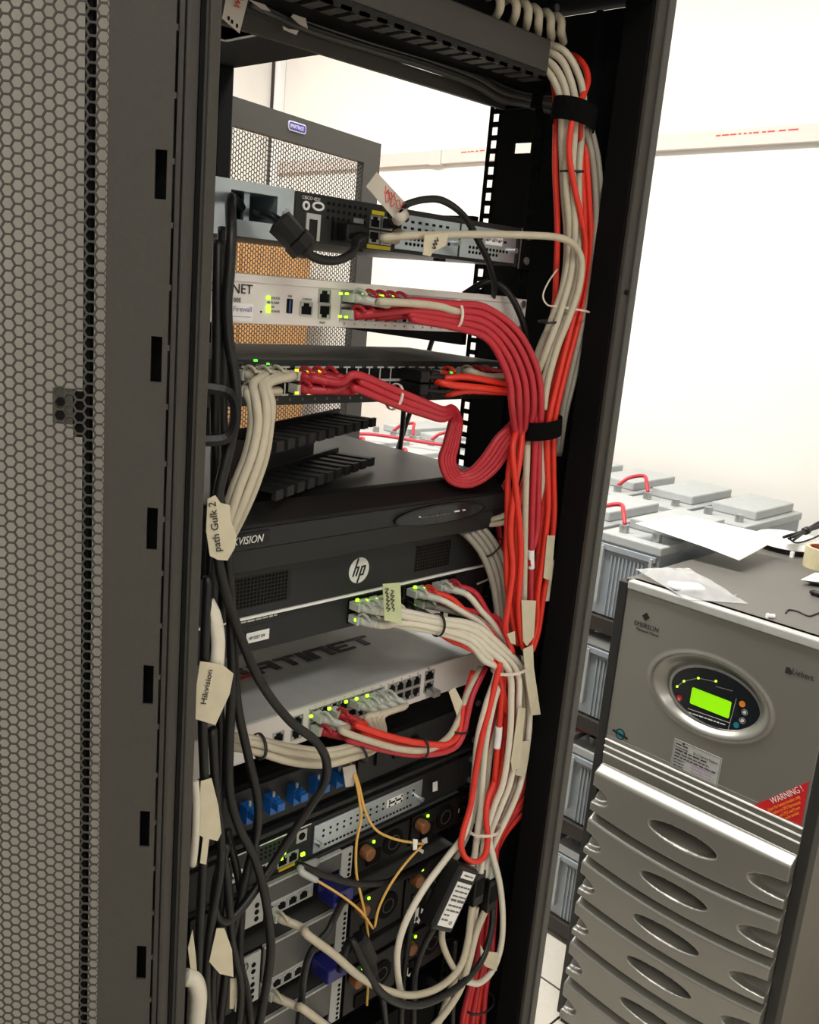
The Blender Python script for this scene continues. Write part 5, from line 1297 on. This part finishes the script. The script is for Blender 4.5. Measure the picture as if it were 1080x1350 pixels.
# ---- lower firewall cables -----------------------------------------------------------------
fx = lambda k: .1935+.0139*k+.006*(k >= 8)
g1 = cable('patch_cable', 'beige cable from the first port of the lower firewall', 'beige', [('w', fx(0), -.014, 1.182), ('w', fx(0)+.018, -.034, 1.175), (450, 963, -.044), (485, 976, -.052), (530, 988, -.058), (565, 988, -.058), (590, 973, -.054), (604, 950, -.050), (616, 915, -.046), (634, 880, -.04)], .0040, boot=True, bootmat='plug')
for i, pix in enumerate([[('w', fx(2)-.004, -.014, 1.180), ('w', fx(2)+.016, -.034, 1.172), (470, 956, -.046), (510, 970, -.054), (550, 979, -.058), (588, 981, -.058), (606, 965, -.056), (611, 930, -.048), (624, 885, -.036)],
   [('w', fx(2)-.002, -.014, 1.168), ('w', fx(2)+.018, -.030, 1.162), (478, 966, -.044), (520, 980, -.050), (560, 986, -.054), (592, 984, -.054), (608, 968, -.052), (618, 925, -.044), (634, 888, -.036)],
   [('w', fx(0), -.014, 1.167), ('w', fx(0)+.022, -.034, 1.160), (460, 975, -.044), (505, 988, -.052), (550, 995, -.056), (590, 990, -.058), (609, 972, -.060), (622, 920, -.052), (640, 880, -.044)]]):
    o = cable('patch_cable', 'red cable from the lower firewall, %s of three' % ['upper', 'middle', 'lower'][i], 'crimson' if i == 2 else 'red', pix, .0039, 'red cables from the lower firewall', boot=True, bootmat='crimson')
pflag(g1, [(592, 912), (600, 906), (610, 926), (603, 944)], -.058)
vtie('cable_tie', 'black tie around the red and beige cables under the lower firewall', 'ink', 556, 986, -.056, .0120, .010, .003, -.05)
band('cable_tie', 'small black tie on the rising cables right of the lower firewall', 'tie', 'ink', 605, 962, -.053, .0100, .010, .002, tilt=-.1)
GL = 'beige cables leading left from the lower firewall'
for i in range(4):
    k = 4+i; x = fx(k); o_ = i-1.5
    pix = [('w', x, -.014, 1.182), ('w', x+.014, -.030, 1.174), (484+7*i, 946-1*i, -.036), (494+4*i, 966, -.032), (494, 982+2*i, -.030), (470, 990+5*o_, -.040-.004*(i % 2)), (430, 999+6*o_, -.048-.004*(i % 2)), (385, 995+6.5*o_, -.050-.004*(i % 2)), (342, 984+5.5*o_, -.050-.004*(i % 2)), (305, 977+5*o_, -.046), (275, 972+5*o_, -.040)]
    cable('patch_cable', 'beige cable leading left below the lower firewall, %s from the top' % ['first', 'second', 'third', 'fourth'][i], 'beige', pix, .0040, GL, boot=True, bootmat='plug')
vtie('cable_tie', 'black tie at the left end of the beige cables under the lower firewall', 'ink', 342, 984, -.052, .0125, .010, .003)
vtie('cable_tie', 'black tie at the right end of the beige cables under the lower firewall', 'ink', 474, 992, -.044, .0120, .011, .003, .3)

# ---- fibre ---------------------------------------------------------------------------------
fb = [
 ('yellow fibre cable falling straight past the lower router', [(462, 1006, -.02), (469, 1028, -.034), (474, 1055, -.040), (476, 1080, -.042), (470, 1112, -.044), (470, 1152, -.044), (478, 1190, -.046), (485, 1230, -.046), (486, 1280, -.044), (484, 1325, -.04)]),
 ('yellow fibre cable swinging right to a white clip', [(464, 1008, -.02), (473, 1034, -.036), (482, 1070, -.044), (496, 1094, -.048), (520, 1106, -.050), (545, 1111, -.050), (558, 1113, -.046)]),
 ('yellow fibre cable from the lower router to the low bend', [('w', .1965, -.016, 1.0060), (400, 1150, -.036), (420, 1162, -.042), (452, 1182, -.048), (476, 1202, -.052), (492, 1224, -.052)]),
 ('yellow fibre cable rising from the low bend to the white clip', [(494, 1222, -.050), (500, 1196, -.050), (515, 1166, -.050), (535, 1138, -.050), (556, 1115, -.046)])]
fo = [cable('fibre_cable', l, 'fiber', p, .0016, 'yellow fibre cables', n=7) for l, p in fb]
MB().tube(path([('w', .1965, -.016, 1.0060), (396, 1147, -.034), (418, 1161, -.041)]), [.0048]*7+[.004]*7+[.003], 8).build('boot', M['lgrey'], fo[2], smooth=True)
flag(fo[1], 'clip', 'sheet', [(545, 1106), (551, 1107), (550, 1120), (545, 1121)], -.053)
flag(fo[0], 'paper_flag', 'tagp', [(452, 1012), (468, 1008), (471, 1022), (466, 1036), (456, 1038)], -.03)

# ---- adapter, couplers and loops at the bottom ------------------------------------------------
a, b = FP(612, 1139, -.080), FP(573, 1222, -.080); ax = b-a; L = np.linalg.norm(ax); ax /= L; bx = np.array([ax[2], 0, -ax[0]]); bx = -bx if bx[0] < 0 else bx
ad = thing('power_adapter', 'small black power adapter with a white printed label, hanging in the cables', 'adapter', (a+b)/2)
MB().obox((a+b)/2, ax*L/2, bx*.023, NY*.012).build('case', M['black2'], ad, bevel=.004)
cL = (a+b)/2+NY*.0125+ax*.006
lb = MB().obox(cL, ax*L*.34, bx*.0165, NY*.0004).build('label_sheet', M['sheet'], ad)
l2 = MB().obox((a+b)/2+NY*.0125-ax*L*.38, ax*.0042, bx*.0145, NY*.0004).build('label_sheet', M['sheet'], ad)
for k in range(8): dashes(lb, 'gink', cL+NY*.0005-bx*.0145-ax*(L*.34-.0065-.0060*k), bx, -ax, .028 if k < 6 else .012, .0030 if k != 3 else .0048, 60+k)
text('CE', .0060, M['ink'], lb, cL+NY*.0005+bx*.003+ax*(L*.34-.004), bx, -ax)
dashes(l2, 'gink', (a+b)/2+NY*.0130-ax*(L*.38-.0015)-bx*.010, bx, -ax, .02, .003, 70)
cable('power_cable', 'black lead leaving the bottom of the small adapter', 'rubber', [(573, 1222, -.078), (560, 1245, -.070), (548, 1280, -.064), (546, 1320, -.06), (545, 1375, -.055)], .0040)
for k, (u, v) in enumerate(((626, 1168), (644, 1176))):
    p = FP(u, v, -.062)
    cp = thing('cable_coupler', 'black cable coupler %s in the bottom loops' % ['beside the adapter', 'next to the orange-red trunk'][k], 'coupler', p)
    MB().box(p[0]-.010, p[0]+.010, p[1]-.009, p[1]+.009, p[2]-.024, p[2]+.024).build('body', M['black2'], cp, bevel=.002)
    MB().box(p[0]-.007, p[0]+.007, p[1]-.006, p[1]+.006, p[2]+.024, p[2]+.044).build('plug', M['plug'], cp, bevel=.001)
    MB().box(p[0]-.008, p[0]+.008, p[1]-.0095, p[1]-.0085, p[2]-.01, p[2]+.015).build('face', M['dark'], cp)
bot = [
 ('beige cable from the topmost server swinging through the bottom', 'beige', [('w', .1425, -.022, .9630), ('w', .158, -.045, .956), (405, 1232, -.066), (440, 1258, -.072), (475, 1288, -.076), (510, 1306, -.078), (545, 1312, -.078), (580, 1301, -.078), (606, 1276, -.076), (617, 1240, -.074), (622, 1200, -.066), (626, 1185, -.062)], .0046, True),
 ('beige cable from the middle server running off the bottom edge', 'beige', [('w', .1425, -.022, .8620), ('w', .158, -.044, .855), (400, 1330, -.064), (440, 1360, -.07), (480, 1390, -.07)], .0046, True),
 ('thick black cable curving under the beige swing at the bottom', 'rubber', [('w', .224, -.040, .866), (462, 1240, -.06), (478, 1268, -.074), (500, 1306, -.082), (530, 1324, -.084), (565, 1322, -.084), (605, 1300, -.084), (634, 1268, -.082), (648, 1226, -.074), (650, 1190, -.062)], .0046, False),
 ('beige cable dropping from the adapter into the bottom loops', 'beige', [(584, 1218, -.066), (583, 1240, -.068), (592, 1265, -.070), (606, 1286, -.070), (622, 1292, -.066)], .0042, False),
 ('beige cable rising from the bottom edge to the couplers', 'beige', [(560, 1365, -.074), (585, 1338, -.078), (606, 1306, -.080), (618, 1270, -.078), (628, 1230, -.072), (640, 1200, -.064)], .0046, False),
 ('beige cable falling straight from the couplers to the bottom edge', 'beige', [(628, 1196, -.058), (622, 1230, -.060), (610, 1270, -.060), (596, 1300, -.058), (580, 1345, -.056), (570, 1385, -.056)], .0042, False),
 ('black monitor lead falling from the upper blue plug', 'rubber', [('w', .222, -.040, .963), (440, 1212, -.056), (432, 1228, -.060), (412, 1252, -.060), (402, 1280, -.056), (396, 1330, -.05), (390, 1390, -.05)], .0042, False),
 ('black lead crossing from the lower router into the dark right side', 'rubber', [('w', .172, -.014, 1.0135), (400, 1142, -.032), (430, 1155, -.042), (470, 1165, -.046), (510, 1163, -.040), (545, 1150, -.02), (565, 1135, .0)], .0040, False),
 ('black lead rising behind the beige loops at the bottom', 'rubber', [(546, 1180, -.05), (540, 1230, -.052), (532, 1290, -.052), (528, 1370, -.05)], .0040, False),
 ('thin black lead at the bottom beside the orange-red trunk', 'rubber', [(600, 1240, -.05), (598, 1290, -.05), (596, 1380, -.05)], .0036, False),
]
for l, col, pix, r, bt_ in bot: cable('power_cable' if col == 'rubber' else 'patch_cable', l, col, pix, r, boot=bt_)
c = FP(484, 1260, -.05)
t = thing('power_plug', 'black power plug hanging among the bottom cables', 'plug', c)
a, b = FP(472, 1235, -.056), FP(494, 1285, -.06); d = b-a
MB().tube([a, a+d*.1, a+d*.6, a+d*.7, b], [.008, .012, .012, .008, .005], 8).build('body', M['black2'], t)
MB().tube(cr([b, FP(503, 1310, -.06), FP(508, 1345, -.058), FP(508, 1385, -.055)], 6), .004, 8).build('lead', M['rubber'], t, smooth=True)

# ---- black cords on the left -------------------------------------------------------------------
YL_ = -.062
pl = [
 ('black power cord passing the zinc bracket and looping low before the lower router', [(322, 278, .030), (308, 262, .005), (304, 266, -.030), (305, 305, -.052), (303, 352, -.058), (299, 402, -.060), (302, 452, -.062), (310, 500, -.066), (311, 540, -.070), (302, 592, -.076), (289, 645, -.078), (283, 695, -.080), (288, 742, -.078), (301, 792, -.076), (322, 852, -.076), (347, 905, -.078), (382, 950, -.082), (415, 976, -.084), (430, 1002, -.084), (428, 1032, -.08), (410, 1062, -.074), (390, 1092, -.068), (370, 1124, -.064), (346, 1160, -.064), (320, 1196, -.066), (300, 1214, -.066), (287, 1210, -.066), (282, 1188, -.066), (288, 1150, -.066), (300, 1112, -.064)], .0046),
 ('black power cord running straight down beside the left rail', [(288, 318, -.040), (287, 380, -.050), (286, 460, -.056), (284, 560, -.060), (288, 640, -.062), (296, 705, -.064), (303, 770, -.066), (305, 830, -.066), (306, 900, -.066), (302, 980, -.066), (303, 1045, -.068), (316, 1092, -.070), (336, 1132, -.072), (350, 1185, -.074), (357, 1245, -.074), (351, 1300, -.074), (338, 1370, -.072)], .0046),
 ('black power cord behind the paper labels at the left', [(284, 590, -.058), (283, 660, -.060), (278, 730, -.062), (276, 800, -.062), (284, 880, -.060), (291, 960, -.058), (290, 1040, -.058), (288, 1100, -.056), (296, 1150, -.056), (286, 1230, -.056), (280, 1300, -.056), (282, 1375, -.056)], .0044),
 ('black power cord slanting in front of the lower firewall edge', [(306, 830, -.056), (309, 880, -.060), (314, 935, -.064), (328, 1000, -.066), (340, 1055, -.068), (338, 1100, -.064), (322, 1165, -.060), (303, 1250, -.058), (292, 1330, -.056), (288, 1380, -.056)], .0044),
 ('black power cord nearest the left post low down', [(274, 760, -.072), (270, 850, -.074), (267, 950, -.074), (270, 1050, -.074), (267, 1150, -.074), (262, 1250, -.074), (258, 1375, -.074)], .0044),
 ('black power cord crossing the pale tag low at the left', [(280, 960, -.070), (285, 1050, -.070), (292, 1130, -.070), (278, 1220, -.070), (272, 1290, -.070), (276, 1375, -.070)], .0044),
 ('black power cord low in front of the server side blocks', [(300, 1095, -.050), (318, 1180, -.052), (316, 1260, -.052), (326, 1310, -.052), (334, 1380, -.052)], .0042),
 ('black power cord hanging behind the left cords by the switch', [(294, 300, -.02), (293, 360, -.028), (295, 430, -.034), (293, 520, -.040), (296, 600, -.04), (300, 680, -.04), (296, 750, -.04), (292, 820, -.04)], .0044),
 ('black power cord falling to the bottom left corner', [(284, 1060, -.062), (300, 1160, -.064), (306, 1240, -.066), (318, 1300, -.066), (312, 1380, -.066)], .0042),
]
pcs = [cable('power_cable', l, 'rubber', p, r, 'black power cords at the left') for l, p, r in pl]
wl = [cable('network_cable', 'white cable hanging at the left above the second paper label, %s one' % ['left', 'right'][i], 'wcable', [(272+4*i, 792, -.070), (280+5*i, 812, -.074), (285+5*i, 845, -.076), (283+5*i, 885, -.076), (282+4*i, 930, -.074)], .0046) for i in range(2)]
wl.append(cable('network_cable', 'white cable low at the left post beside the pale tag', 'wcable', [(257, 1030, -.085), (259, 1060, -.085), (258, 1100, -.085), (254, 1140, -.08)], .0036))
wl.append(cable('network_cable', 'white flat lead at the bottom left corner', 'wcable', [(244, 1288, -.085), (256, 1292, -.088), (262, 1312, -.088), (260, 1345, -.086), (256, 1385, -.084)], .0080))
# paper labels wrapped round the left cords
f_ = flag(pcs[0], 'paper_label', 'paper', [(274, 658), (284, 653), (291, 663), (303, 666), (305, 688), (312, 706), (310, 722), (300, 739), (287, 738), (277, 733), (272, 700)], -.086)
p = FP(291, 727, -.0865); text('path Gulk 2', .0098, M['ink'], f_, p, FP(284, 664, -.0865)-p, (-1, 0, -.1), shear=.2, sx=.95)
f_ = flag(wl[1], 'paper_label', 'paper', [(264, 872), (293, 876), (308, 888), (303, 915), (284, 956), (258, 948), (259, 905)], -.083)
p = FP(271, 929, -.0835); text('Hikvision', .0085, M['ink'], f_, p, FP(279, 888, -.0835)-p, (-1, 0, .1), shear=.2)
flag(pcs[2], 'paper_label', 'paper', [(265, 1030), (279, 1026), (288, 1062), (292, 1098), (287, 1109), (276, 1106), (272, 1140), (264, 1138), (268, 1104), (261, 1100)], -.080)
flag(pcs[3], 'paper_label', 'paper', [(286, 1224), (296, 1224), (306, 1252), (308, 1288), (290, 1284), (276, 1268)], -.076)
flag(pcs[4], 'paper_label', 'paper', [(254, 1226), (248, 1250), (254, 1300), (261, 1298), (258, 1258)], -.084)
flag(pcs[6], 'paper_label', 'paper', [(304, 1290), (312, 1290), (314, 1310), (308, 1330), (303, 1330)], -.060)
# small items
p = XP(742, 1040, 1.1)
tag(flag(None, 'wood_scrap', 'skin', [(738, 1022), (748, 1018), (747, 1028), (741, 1062), (736, 1064)], -.105, t=.004), 'pale wooden sliver stuck on the edge of the right post', 'scrap')

# stickers on the power supplies and small connectors in the dark lower part
for sv_, px_ in ((sv[0], [(556, 1106), (563, 1103), (564, 1111), (557, 1114)]), (sv[0], [(553, 1118), (559, 1121), (558, 1126), (552, 1122)]), (sv[1], [(547, 1200), (553, 1196), (551, 1212), (546, 1218)]), (sv[1], [(556, 1197), (563, 1202), (560, 1207), (555, 1204)]), (sv[1], [(549, 1208), (555, 1212), (552, 1218), (547, 1214)]), (sv[2], [(538, 1276), (544, 1276), (540, 1288), (536, 1286)])):
    flag(sv_, 'sticker', 'sheet', px_, -.0100)
for px_ in ([(571, 1032), (577, 1030), (577, 1042), (571, 1044)], [(598, 1062), (606, 1066), (605, 1072), (597, 1068)]):
    flag(sv[0], 'sticker', 'sheet', px_, -.0075)
